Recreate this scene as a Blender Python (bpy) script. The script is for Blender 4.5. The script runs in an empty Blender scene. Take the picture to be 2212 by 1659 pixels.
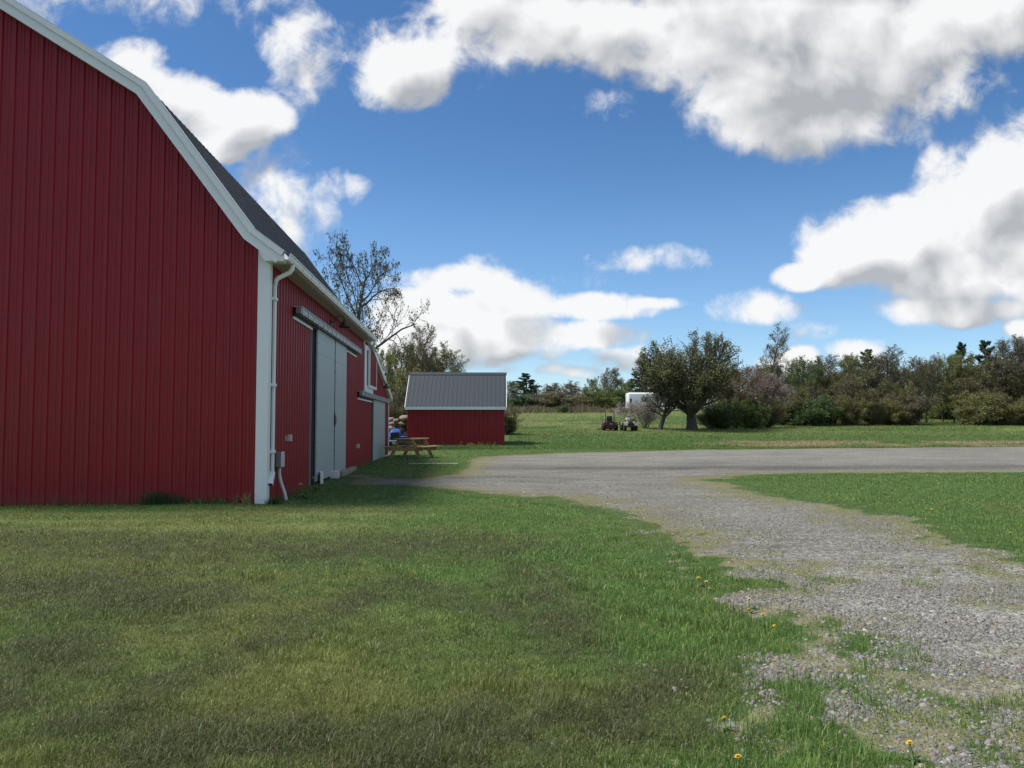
import bpy, bmesh, math, random
import numpy as np
from mathutils import Vector, Matrix, Euler
R = math.radians
sc = bpy.context.scene
COL = sc.collection
# ------------------------------------------------------------------ camera
EYE = 1.35
PITCH = R(2.8525)
FOC = 1736.0
cd = bpy.data.cameras.new('camera'); cam = bpy.data.objects.new('camera', cd); COL.objects.link(cam)
cam.location = (0, 0, EYE); cam.rotation_euler = (R(90) + PITCH, 0, 0)
cd.sensor_width = 36.0; cd.lens = FOC / 2212 * 36.0; cd.clip_start = 0.05; cd.clip_end = 8000
sc.camera = cam
# ------------------------------------------------------------------ light and exposure
SUN_EL, SUN_AZ = R(60), R(-84)          # azimuth from +Y towards +X
sd_ = Vector((math.sin(SUN_AZ) * math.cos(SUN_EL), math.cos(SUN_AZ) * math.cos(SUN_EL), math.sin(SUN_EL)))
ld = bpy.data.lights.new('sun', 'SUN'); sun = bpy.data.objects.new('sun', ld); COL.objects.link(sun)
ld.energy = 5.0; ld.angle = R(16); ld.color = (1.0, 0.94, 0.85)
sun.rotation_euler = sd_.to_track_quat('Z', 'Y').to_euler(); sun.location = (-30, 0, 60)
sc.view_settings.view_transform = 'Standard'; sc.view_settings.look = 'None'
sc.view_settings.exposure = 0.26; sc.view_settings.gamma = 1.0
sc.cycles.max_bounces = 6; sc.cycles.transparent_max_bounces = 8; sc.cycles.use_denoising = True

def ray(px, py):
    xc = (px - 1106) / FOC; yc = (829.5 - py) / FOC
    return Vector((xc, math.cos(PITCH) - yc * math.sin(PITCH), math.sin(PITCH) + yc * math.cos(PITCH)))

class NT:
    """small helper for building node trees"""
    def __init__(s, nt): s.nt = nt
    def n(s, t, ins=None, **kw):
        nd = s.nt.nodes.new(t)
        for k, v in kw.items(): setattr(nd, k, v)
        for k, v in (ins or {}).items():
            sock = nd.inputs[k]
            if isinstance(v, bpy.types.NodeSocket): s.nt.links.new(v, sock)
            else: sock.default_value = v
        return nd
    def m(s, op, a, b=None, c=None, clamp=False):
        ins = {0: a}
        if b is not None: ins[1] = b
        if c is not None: ins[2] = c
        return s.n('ShaderNodeMath', ins, operation=op, use_clamp=clamp).outputs[0]
    def ss(s, x, a, b):
        return s.n('ShaderNodeMapRange', {0: x, 1: a, 2: b, 3: 0.0, 4: 1.0}, interpolation_type='SMOOTHSTEP').outputs[0]
    def mix(s, f, a, b, bt='MIX'):
        nd = s.nt.nodes.new('ShaderNodeMix'); nd.data_type = 'RGBA'; nd.blend_type = bt
        for k, v in ((0, f), (6, a), (7, b)):
            if isinstance(v, bpy.types.NodeSocket): s.nt.links.new(v, nd.inputs[k])
            else: nd.inputs[k].default_value = v if not isinstance(v, tuple) or len(v) == 4 else (*v, 1)
        return nd.outputs[2]

# clouds: centre and radii of every puff, given as the sky direction it lies in (pixel rays of the photo turned into directions)
CLOUDS = [(1035, 20, 120, 90, .95), (1140, 60, 190, 100, 1.15), (1330, 70, 260, 105, 1.15), (1560, 60, 300, 150, 1.3), (1770, 110, 300, 190, 1.4),
          (1730, 265, 250, 95, 1.15), (1930, 110, 220, 150, 1.2), (2110, 30, 210, 120, 1.2), (1640, 190, 190, 110, 1.1),
          (1400, -160, 520, 170, 1.3), (1900, -160, 420, 170, 1.3), (2060, 150, 120, 80, .9),
          (870, 155, 115, 85, 1.1), (830, 190, 60, 45, .9), (960, 90, 120, 60, .6),
          (280, 130, 85, 55, 1.0), (380, 215, 110, 70, 1.15), (500, 265, 105, 72, 1.15), (575, 255, 65, 55, .95), (475, 325, 70, 36, .95), (300, 190, 120, 60, 1.1),
          (640, 90, 60, 60, .80), (665, 160, 55, 75, .74), (720, 60, 90, 40, .55), (690, 110, 70, 45, .7),
          (610, 445, 110, 80, .78), (700, 405, 70, 40, .66), (640, 338, 55, 30, .58), (560, 400, 90, 70, .7),
          (870, 665, 75, 55, 1.15), (915, 648, 60, 45, 1.1), (990, 680, 130, 60, 1.15), (1110, 655, 130, 62, 1.15), (1250, 660, 220, 34, 1.15), (1390, 656, 110, 18, 1.0),
          (930, 735, 160, 62, 1.15), (1080, 725, 200, 58, 1.2), (1220, 722, 170, 34, 1.05), (860, 770, 150, 40, 1.0), (990, 768, 130, 26, .9),
          (985, 605, 150, 36, .95), (1035, 590, 55, 34, .7), (1190, 605, 110, 26, .58), (1345, 566, 110, 26, .60), (1620, 668, 70, 20, .50), (1760, 715, 40, 14, .55),
          (1830, 540, 110, 85, 1.15), (1960, 520, 170, 105, 1.25), (2120, 440, 160, 135, 1.25), (2060, 600, 180, 80, 1.2), (2060, 668, 190, 42, 1.1), (1735, 598, 60, 30, .95), (2230, 520, 160, 160, 1.2),
          (2190, 350, 90, 80, .8), (2205, 710, 50, 28, .95), (2210, 255, 60, 70, .6), (1302, 232, 60, 34, .58),
          (1720, 778, 62, 34, 1.05), (1690, 795, 60, 26, .9), (1860, 757, 78, 30, 1.0), (1250, 803, 45, 13, .8), (1185, 797, 70, 10, .55),
          (200, -20, 420, 60, .45), (1360, 770, 90, 20, .5)]
SUNV = Vector((-.8, .6))
def build_world():
    w = bpy.data.worlds.new('World'); sc.world = w; w.use_nodes = True
    nt = w.node_tree; nt.nodes.clear(); T = NT(nt)
    # blob field as a node group of one vector (u, v, 0) -> value
    g = bpy.data.node_groups.new('cloud_field', 'ShaderNodeTree')
    g.interface.new_socket('P', in_out='INPUT', socket_type='NodeSocketVector')
    g.interface.new_socket('F', in_out='OUTPUT', socket_type='NodeSocketFloat')
    g.interface.new_socket('S', in_out='OUTPUT', socket_type='NodeSocketFloat')
    G = NT(g); gi = g.nodes.new('NodeGroupInput'); go = g.nodes.new('NodeGroupOutput')
    P = gi.outputs[0]
    acc = None
    for (px, py, rx, ry, wt) in CLOUDS:
        d = ray(px, py); u, v = d.x / d.y, d.z / d.y
        su, sv = FOC / (rx * 1.04), FOC / (ry * 1.04)
        if wt < .95: wt = wt * .8 - .24
        q = G.n('ShaderNodeVectorMath', {0: P, 1: (su, sv, 0), 2: (-u * su, -v * sv, 0)}, operation='MULTIPLY_ADD').outputs[0]
        dd = G.n('ShaderNodeVectorMath', {0: q, 1: q}, operation='DOT_PRODUCT').outputs['Value']
        k = G.m('MULTIPLY_ADD', dd, -wt, wt)
        acc = k if acc is None else G.m('SMOOTH_MAX', acc, k, 0.2)
    acc = G.m('MAXIMUM', acc, -1.2)
    # fractal edges
    n1 = G.n('ShaderNodeTexNoise', {'Vector': P, 'Scale': 7.5, 'Detail': 9.0, 'Roughness': .56, 'Distortion': .25}, noise_dimensions='2D').outputs[0]
    n2 = G.n('ShaderNodeTexNoise', {'Vector': P, 'Scale': 24.0, 'Detail': 7.0, 'Roughness': .6, 'Distortion': .3}, noise_dimensions='2D').outputs[0]
    n0 = G.n('ShaderNodeTexNoise', {'Vector': P, 'Scale': 7.5, 'Detail': 2.6, 'Roughness': .56, 'Distortion': .25}, noise_dimensions='2D').outputs[0]
    a = G.m('MULTIPLY_ADD', n1, 2.3, -1.15); b = G.m('MULTIPLY_ADD', n2, 1.3, -.65)
    F = G.m('ADD', G.m('ADD', acc, a), b)
    g.links.new(F, go.inputs[0])
    g.links.new(G.m('ADD', acc, G.m('MULTIPLY_ADD', n0, 2.3, -1.15)), go.inputs[1])
    tc = nt.nodes.new('ShaderNodeTexCoord'); D = tc.outputs['Generated']
    sx = T.n('ShaderNodeSeparateXYZ', {0: D})
    x, y, z = sx.outputs
    yy = T.m('MAXIMUM', T.m('ABSOLUTE', y), .12)
    uv = T.n('ShaderNodeCombineXYZ', {0: T.m('DIVIDE', x, yy), 1: T.m('DIVIDE', z, yy)}).outputs[0]
    def field(p):
        nd = nt.nodes.new('ShaderNodeGroup'); nd.node_tree = g; nt.links.new(p, nd.inputs[0]); return nd.outputs
    F0, S0 = field(uv)
    off = T.n('ShaderNodeVectorMath', {0: uv, 1: (-.022, .036, 0)}, operation='ADD').outputs[0]
    F1, S1 = field(off)
    # the part of the sky behind the viewer: broken cumulus from noise alone
    pl = T.m('MAXIMUM', z, .05)
    cp = T.n('ShaderNodeCombineXYZ', {0: T.m('DIVIDE', x, pl), 1: T.m('DIVIDE', y, pl)}).outputs[0]
    nb = T.n('ShaderNodeTexNoise', {'Vector': cp, 'Scale': 1.1, 'Detail': 8.0, 'Roughness': .55}).outputs[0]
    B0 = T.m('MULTIPLY_ADD', nb, 6.0, -2.95)
    front = T.ss(y, .12, .3)
    FF = T.m('ADD', T.m('MULTIPLY', F0, front), T.m('MULTIPLY', B0, T.m('SUBTRACT', 1.0, front)))
    alpha = T.ss(FF, -.22, .66)
    up = T.ss(z, -.01, .035)
    alpha = T.m('MULTIPLY', T.m('MULTIPLY', alpha, up), .97)
    dif = T.m('ADD', T.m('MULTIPLY', T.m('SUBTRACT', S0, S1), .85), T.m('MULTIPLY', T.m('SUBTRACT', F0, F1), .34))
    lit = T.m('ADD', T.m('MULTIPLY_ADD', dif, 1.0, .86), T.m('MULTIPLY', T.ss(S0, .45, 1.5), T.m('MULTIPLY_ADD', T.ss(z, .42, .12), .30, -.62)), clamp=True)
    # a low sun-side cumulus reads whiter than the thick deck overhead
    low = T.ss(z, .42, .12)
    lit = T.m('ADD', lit, T.m('MULTIPLY', low, .06), clamp=True)
    ccol = T.mix(lit, (.47, .49, .52, 1), (1.0, 1.0, 1.0, 1))
    sky = T.n('ShaderNodeTexSky', sky_type='NISHITA', sun_disc=False, sun_elevation=SUN_EL, sun_rotation=SUN_AZ, air_density=1.0, dust_density=0.0, ozone_density=3.0).outputs[0]
    hs = T.n('ShaderNodeHueSaturation', {'Saturation': SKY_SAT, 'Value': SKY_VAL * 1.6, 'Color': sky}).outputs[0]
    ramp = nt.nodes.new('ShaderNodeValToRGB'); cr = ramp.color_ramp
    nt.links.new(T.m('MAXIMUM', z, 0.0), ramp.inputs[0])
    s_sc = 1.6
    for i, (p, c) in enumerate(SKY_TINT):
        e = cr.elements[i] if i < 2 else cr.elements.new(p)
        e.position = p; e.color = (c[0] / s_sc, c[1] / s_sc, c[2] / s_sc, 1)
    hs = T.mix(1.0, hs, ramp.outputs[0], 'MULTIPLY')
    cs = T.n('ShaderNodeMix', {0: alpha}, data_type='RGBA')
    nt.links.new(hs, cs.inputs[6])
    cb = T.n('ShaderNodeVectorMath', {0: ccol, 1: (CLOUD_B,) * 3}, operation='MULTIPLY').outputs[0]
    nt.links.new(cb, cs.inputs[7])
    bg = T.n('ShaderNodeBackground', {'Color': cs.outputs[2], 'Strength': SKY_STR})
    out = nt.nodes.new('ShaderNodeOutputWorld'); nt.links.new(bg.outputs[0], out.inputs[0])
    w.cycles.sampling_method = 'MANUAL'; w.cycles.sample_map_resolution = 512
SKY_TINT = [(0.0, (1.08, 1.26, 1.46)), (.06, (1.05, 1.24, 1.46)), (.233, (.86, 1.12, 1.33)), (.303, (.71, .99, 1.22)), (.36, (.65, .93, 1.17)), (.7, (.60, .88, 1.12))]
SKY_STR, SKY_SAT, SKY_VAL, CLOUD_B = 0.0835, 1.0, 1.0, 9.6
build_world()

# ------------------------------------------------------------------ tagging helpers
def tag(o, label=None, cat=None, group=None, kind=None):
    if label: o['label'] = label
    if cat: o['category'] = cat
    if group: o['group'] = group
    if kind: o['kind'] = kind
    return o
def thing(name, label, cat, loc=(0, 0, 0), rz=0, group=None):
    o = bpy.data.objects.new(name, None); COL.objects.link(o); o.empty_display_size = .2
    o.location = loc; o.rotation_euler = (0, 0, rz)
    return tag(o, label, cat, group)
def link(name, me, parent=None, mats=()):
    o = bpy.data.objects.new(name, me); COL.objects.link(o)
    if parent: o.parent = parent
    for m in mats: me.materials.append(m)
    return o
def np_mesh(name, V, quads=None, tris=None, col=None, smooth=False, attrs=None, qmat=None, tmat=None):
    me = bpy.data.meshes.new(name)
    V = np.asarray(V, np.float32)
    nq = 0 if quads is None else len(quads); ntr = 0 if tris is None else len(tris)
    me.vertices.add(len(V)); me.vertices.foreach_set('co', V.ravel())
    li = []; ls = []; tot = []
    if nq: li.append(np.asarray(quads, np.int32).ravel()); ls.append(np.arange(nq) * 4); tot.append(np.full(nq, 4))
    if ntr: li.append(np.asarray(tris, np.int32).ravel()); ls.append(nq * 4 + np.arange(ntr) * 3); tot.append(np.full(ntr, 3))
    li = np.concatenate(li); ls = np.concatenate(ls); tot = np.concatenate(tot)
    me.loops.add(len(li)); me.loops.foreach_set('vertex_index', li.astype(np.int32))
    me.polygons.add(nq + ntr); me.polygons.foreach_set('loop_start', ls.astype(np.int32)); me.polygons.foreach_set('loop_total', tot.astype(np.int32))
    if smooth: me.polygons.foreach_set('use_smooth', np.ones(nq + ntr, bool))
    if qmat is not None or tmat is not None:
        mi = np.concatenate([np.zeros(nq, np.int32) if qmat is None else np.asarray(qmat, np.int32), np.zeros(ntr, np.int32) if tmat is None else np.asarray(tmat, np.int32)])
        me.polygons.foreach_set('material_index', mi)
    me.update(calc_edges=True)
    if col is not None:
        a = me.attributes.new('Col', 'FLOAT_COLOR', 'POINT')
        c4 = np.ones((len(V), 4), np.float32); c4[:, :3] = col; a.data.foreach_set('color', c4.ravel())
    for k, v in (attrs or {}).items():
        a = me.attributes.new(k, 'FLOAT', 'POINT'); a.data.foreach_set('value', np.asarray(v, np.float32))
    return me

# ------------------------------------------------------------------ noise in numpy
def _h(ix, iy, s):
    n = (ix.astype(np.int64) * 374761393 + iy.astype(np.int64) * 668265263 + s * 974711) & 0x7fffffff
    n = ((n ^ (n >> 13)) * 1274126177) & 0x7fffffff
    return ((n ^ (n >> 16)) & 0xffff) / 65535.0
def vnoise(x, y, s=0):
    ix, iy = np.floor(x), np.floor(y); fx, fy = x - ix, y - iy
    fx = fx * fx * (3 - 2 * fx); fy = fy * fy * (3 - 2 * fy)
    a, b = _h(ix, iy, s), _h(ix + 1, iy, s); c, d = _h(ix, iy + 1, s), _h(ix + 1, iy + 1, s)
    return (a * (1 - fx) + b * fx) * (1 - fy) + (c * (1 - fx) + d * fx) * fy
def fbm(x, y, s=0, o=4, r=.5):
    t = 0; a = 1; w = 0
    for k in range(o):
        t = t + a * vnoise(x * 2 ** k + 17 * k, y * 2 ** k - 9 * k, s + k); w += a; a *= r
    return t / w
def sstep(x, a, b):
    t = np.clip((x - a) / (b - a), 0, 1); return t * t * (3 - 2 * t)

# ------------------------------------------------------------------ ground shape
ZY = np.array([-50, 44, 50, 58, 66, 75, 85, 100, 119, 140, 200, 500, 3000.]); ZZ = np.array([0, 0, .12, .52, .88, 1.12, 1.38, 2.15, 3.1, 3.75, 5.0, 7.0, 9.0])
def terr(x, y):
    x = np.asarray(x, float); y = np.asarray(y, float)
    yy = y[..., None] + np.linspace(-5, 5, 7)
    z = np.interp(yy, ZY, ZZ).mean(-1)
    bump = (fbm(x * .11, y * .11, 5, 3) - .5) * .22 * sstep(y, 48, 75) + (fbm(x * .6, y * .6, 8, 3) - .5) * .05 * sstep(y, 4, 9)
    return z + bump
def tz(x, y): return float(terr(np.array([x]), np.array([y]))[0])
GRAV = np.array([(-1.5, 33.6), (3.3, 38.5), (9.9, 42), (20, 44.5), (34, 46.5), (70, 49), (70, 22.5), (14, 22.4), (9.5, 22.3), (6.6, 21.6), (4.9, 19.3), (5.0, 14.8), (5.5, 12.2), (5.45, 10.1), (5.1, 8.06), (4.6, 6), (4.2, 4), (4, 1), (4, -6), (1.6, -6),
                 (1.62, 3.0), (1.62, 3.72), (1.68, 4.47), (1.80, 5.36), (2.0, 7.1), (2.02, 9.7), (1.86, 11.05), (1.19, 14.2), (-.96, 16.0), (-4.04, 17.3), (-4.5, 17.9), (-4.7, 18.6), (-4.8, 22.0), (-4.0, 21.9), (-2.7, 20.9), (-1.81, 22), (-1.7, 28)], float)
def poly_sd(x, y, P):
    d = np.full(x.shape, 1e9); ins = np.zeros(x.shape, bool); n = len(P)
    for i in range(n):
        a, b = P[i], P[(i + 1) % n]; e = b - a
        t = np.clip(((x - a[0]) * e[0] + (y - a[1]) * e[1]) / (e @ e), 0, 1)
        d = np.minimum(d, np.hypot(x - a[0] - t * e[0], y - a[1] - t * e[1]))
        c = ((a[1] > y) != (b[1] > y)) & (x < e[0] * (y - a[1]) / (e[1] if e[1] else 1e-9) + a[0])
        ins ^= c
    return np.where(ins, d, -d)
def line_d(x, y, P):
    d = np.full(x.shape, 1e9)
    for a, b in zip(P[:-1], P[1:]):
        a = np.array(a); e = np.array(b) - a
        t = np.clip(((x - a[0]) * e[0] + (y - a[1]) * e[1]) / (e @ e), 0, 1)
        d = np.minimum(d, np.hypot(x - a[0] - t * e[0], y - a[1] - t * e[1]))
    return d
def gravel_mask(x, y):
    """about +: gravel, -: grass; ragged edge in metres"""
    s = poly_sd(x, y, GRAV)
    near = sstep(y, 15, 8)
    s = s + (fbm(x * 1.3, y * 1.3, 31, 4) - .5) * (.8 + .8 * near) + (fbm(x * 5, y * 5, 37, 3) - .5) * (.45 + .9 * near) + (fbm(x * 2.3, y * 1.9, 39, 4) - .5) * 1.0 * near * sstep(s, 2.2, .6)
    s = s + .30 * near * sstep(s, -.3, .4) - .75 * sstep(-x, .6, 2.4) * sstep(y, 13, 16) * sstep(y, 30, 24) * (.4 + 1.2 * fbm(x * .9, y * .9, 33, 3))
    # moss and grass islands in the worn spur
    isl = sstep(fbm(x * 1.1 + 3, y * .8, 41, 4), .48, .62) * near
    return s - isl * np.clip(s * .5, 0, .3)
ROWS = [[(-1.9, 3.7), (-1.75, 4.2), (-1.6, 4.9), (-1.35, 5.5), (-1.2, 6.1), (-.95, 6.9)], [(-.9, 6.7), (-.2, 6.0), (.25, 5.6)], [(-1.4, 3.4), (-.2, 3.5), (.55, 3.75), (.9, 4.2)], [(-7, 9.6), (-5, 9.2), (-3, 8.7), (-.5, 8.9)], [(-6, 7.4), (-3.6, 6.9), (-2.6, 6.2)], [(-2.8, 4.9), (-2.4, 4.0)], [(.2, 7.5), (.35, 5.0)]]
ROWW = [.16, .16, .22, .6, .5, .25, .2]
def clip_mask(x, y):
    m = 0
    for P, w in zip(ROWS, ROWW):
        m = np.maximum(m, np.exp(-(line_d(x, y, P) / (w * 1.6)) ** 2))
    f = fbm(x * 1.5, y * 1.5, 51, 4)
    patch = sstep(f, .48, .66) * sstep(fbm(x * 4.5, y * 4.5, 58, 3), .38, .62) * sstep(x, 1.0, -.3) * sstep(y, 11, 9.5)
    return np.clip(m * (.45 + .55 * sstep(fbm(x * 4, y * 4, 55, 3), .34, .6)) + .36 * patch, 0, 1)
def lawn_col(x, y):
    """albedo of the grass"""
    n = fbm(x * .5, y * .5, 61, 4)[:, None]; n2 = fbm(x * 2.2, y * 2.2, 67, 3)[:, None]
    fresh = np.array([.072, .122, .028]); olive = np.array([.112, .124, .036]); dry = np.array([.150, .165, .055]); deep = np.array([.046, .095, .024])
    left = sstep(x + .08 * y, 1.2, -1.5)[:, None] * sstep(y, 14, 11)[:, None]
    c = fresh + (olive - fresh) * np.clip(left * .75 + (n - .5) * 1.6, 0, 1)
    c = c + (deep - c) * sstep(n2, .5, .75) * .5
    # paler yellow-green strips in front of the barn
    st = (sstep(y, 9.9, 10.6) * sstep(y, 13.6, 12.6) * sstep(x, -.6, -2.4))[:, None] * sstep(fbm(x * .35, y * 2.4, 71, 3), .40, .62)[:, None]
    c = c + (dry - c) * st * .85
    far = sstep(y, 56, 68)[:, None] * sstep(fbm(x * .06, y * .2, 77, 4), .30, .58)[:, None]
    c = c + (np.array([.165, .185, .062]) - c) * far * .9
    tan = (sstep(y, 45.5, 47.0) * sstep(y, 54, 50.5) * sstep(x, 9, 16))[:, None] * sstep(fbm(x * .4, y * .8, 79, 3), .35, .55)[:, None]
    c = c + (np.array([.24, .18, .11]) - c) * tan * .9
    k = clip_mask(x, y)[:, None]
    c = c + (np.array([.064, .068, .032]) - c) * k * .85
    cl = fbm(x * 7, y * 7, 83, 3)[:, None]; return c * (.86 + .28 * n2) * (.72 + .56 * cl)

# ------------------------------------------------------------------ materials
def mat(name, col, rough=.6, metal=0.0, var=.12, vscale=6.0, bump=0.0, bscale=40.0, spec=.5, obj=False, coat=0.0):
    m = bpy.data.materials.new(name); m.use_nodes = True; nt = m.node_tree; T = NT(nt)
    b = nt.nodes['Principled BSDF']
    tc = nt.nodes.new('ShaderNodeTexCoord'); P = tc.outputs['Object']
    nz = T.n('ShaderNodeTexNoise', {'Vector': P, 'Scale': vscale, 'Detail': 5.0, 'Roughness': .6}).outputs[0]
    f = T.m('MULTIPLY_ADD', nz, 2 * var, 1 - var)
    c = T.n('ShaderNodeVectorMath', {0: (*col,), 1: f}, operation='MULTIPLY')
    nt.links.new(f, c.inputs[1]); nt.links.new(c.outputs[0], b.inputs['Base Color'])
    b.inputs['Metallic'].default_value = metal; b.inputs['Specular IOR Level'].default_value = spec
    r = T.m('MULTIPLY_ADD', nz, .16, rough - .08, clamp=True); nt.links.new(r, b.inputs['Roughness'])
    if coat: b.inputs['Coat Weight'].default_value = coat
    if bump:
        bn = T.n('ShaderNodeTexNoise', {'Vector': P, 'Scale': bscale, 'Detail': 4.0}).outputs[0]
        bp = T.n('ShaderNodeBump', {'Strength': bump, 'Distance': .02, 'Height': bn}); nt.links.new(bp.outputs[0], b.inputs['Normal'])
    return m
M = {}
def siding_mat(name, col):
    m = mat(name, col, .42, var=.10, vscale=1.1, bump=.11, bscale=4.5, spec=.34); nt = m.node_tree; T = NT(nt); b = nt.nodes['Principled BSDF']
    src = b.inputs['Base Color'].links[0].from_socket; tc = nt.nodes.new('ShaderNodeTexCoord'); P = tc.outputs['Object']
    mp = T.n('ShaderNodeMapping', {'Vector': P, 'Scale': (9, 9, .5)}).outputs[0]
    st = T.ss(T.n('ShaderNodeTexNoise', {'Vector': mp, 'Scale': 1.0, 'Detail': 6.0, 'Roughness': .7}).outputs[0], .48, .80)
    c = T.mix(T.m('MULTIPLY', st, .22), src, (.19, .10, .09))
    z = T.n('ShaderNodeSeparateXYZ', {0: P}).outputs[2]; nz = T.n('ShaderNodeTexNoise', {'Vector': P, 'Scale': 7.0, 'Detail': 6.0, 'Roughness': .7}).outputs[0]
    mud = T.ss(T.m('MULTIPLY_ADD', nz, .55, T.m('MULTIPLY', z, -1.0)), -.02, .32)
    nt.links.new(T.mix(T.m('MULTIPLY', mud, .45), c, (.13, .075, .05)), b.inputs['Base Color']); return m
M['red'] = siding_mat('red_siding', (.24, .0085, .015))
M['shed_red'] = siding_mat('shed_red', (.235, .008, .0135))
M['white'] = mat('white_trim', (.74, .77, .78), .42, var=.04, vscale=3)
M['soffit'] = mat('soffit_grey', (.42, .40, .37), .65, var=.12, vscale=2.5)
M['char'] = mat('charcoal_roof', (.026, .031, .036), .42, var=.12, vscale=2, spec=.5)
M['shed_roof'] = mat('grey_roof', (.030, .043, .054), .66, var=.1, vscale=2, spec=.3)
M['galv'] = mat('galvanised', (.385, .435, .43), .5, metal=.25, var=.1, vscale=2.5, bump=.05, bscale=20)
M['track'] = mat('track_steel', (.24, .26, .275), .4, metal=.5, var=.15)
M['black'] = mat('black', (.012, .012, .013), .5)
M['dark'] = mat('opening_shade_black', (.006, .006, .006), .9)  # near-black colour used as painted shade inside openings and gaps
M['grey'] = mat('grey_plastic', (.22, .21, .23), .5)
M['lgrey'] = mat('light_grey', (.5, .5, .51), .5)
M['conc'] = mat('concrete', (.55, .54, .51), .85, var=.2, bump=.3)
M['wood'] = mat('treated_pine', (.40, .27, .13), .7, var=.18, vscale=9, bump=.1)
M['oldwood'] = mat('weathered_wood', (.27, .22, .16), .8, var=.25, vscale=8, bump=.2)
M['rock'] = mat('field_stone', (.20, .165, .125), .85, var=.3, vscale=4, bump=.5, bscale=12)
M['rubber'] = mat('tyre_rubber', (.018, .018, .018), .8, bump=.2)
M['rim'] = mat('wheel_rim', (.35, .35, .36), .45)
M['mred'] = mat('mower_red', (.10, .008, .010), .4)
M['blue'] = mat('tractor_blue', (.02, .10, .42), .35)
M['beige'] = mat('camo_beige', (.19, .165, .125), .6, var=.45, vscale=9)
M['rvwhite'] = mat('rv_white', (.78, .80, .82), .35, var=.03)
M['glass'] = mat('dark_glass', (.02, .025, .03), .1, spec=.8)
M['yellow'] = mat('petal_yellow', (.75, .50, .02), .6)
M['stem'] = mat('stem_green', (.06, .12, .03), .6)
M['lens'] = mat('lamp_lens', (.75, .75, .72), .2)

def vcol_mat(name, rough, trans=0.0, spec=.3):
    m = bpy.data.materials.new(name); m.use_nodes = True; nt = m.node_tree; T = NT(nt); b = nt.nodes['Principled BSDF']
    a = nt.nodes.new('ShaderNodeVertexColor'); a.layer_name = 'Col'
    b.inputs['Roughness'].default_value = rough; b.inputs['Specular IOR Level'].default_value = spec
    nt.links.new(a.outputs[0], b.inputs['Base Color'])
    if trans:
        tr = T.n('ShaderNodeBsdfTranslucent', {'Color': a.outputs[0]})
        mx = T.n('ShaderNodeMixShader', {0: trans, 1: b.outputs[0], 2: tr.outputs[0]})
        nt.links.new(mx.outputs[0], nt.nodes['Material Output'].inputs[0])
    return m
M['blade'] = vcol_mat('grass_blade', .55, .3, .35)
M['pebble'] = vcol_mat('pebbles', .8, 0, .3)

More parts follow.
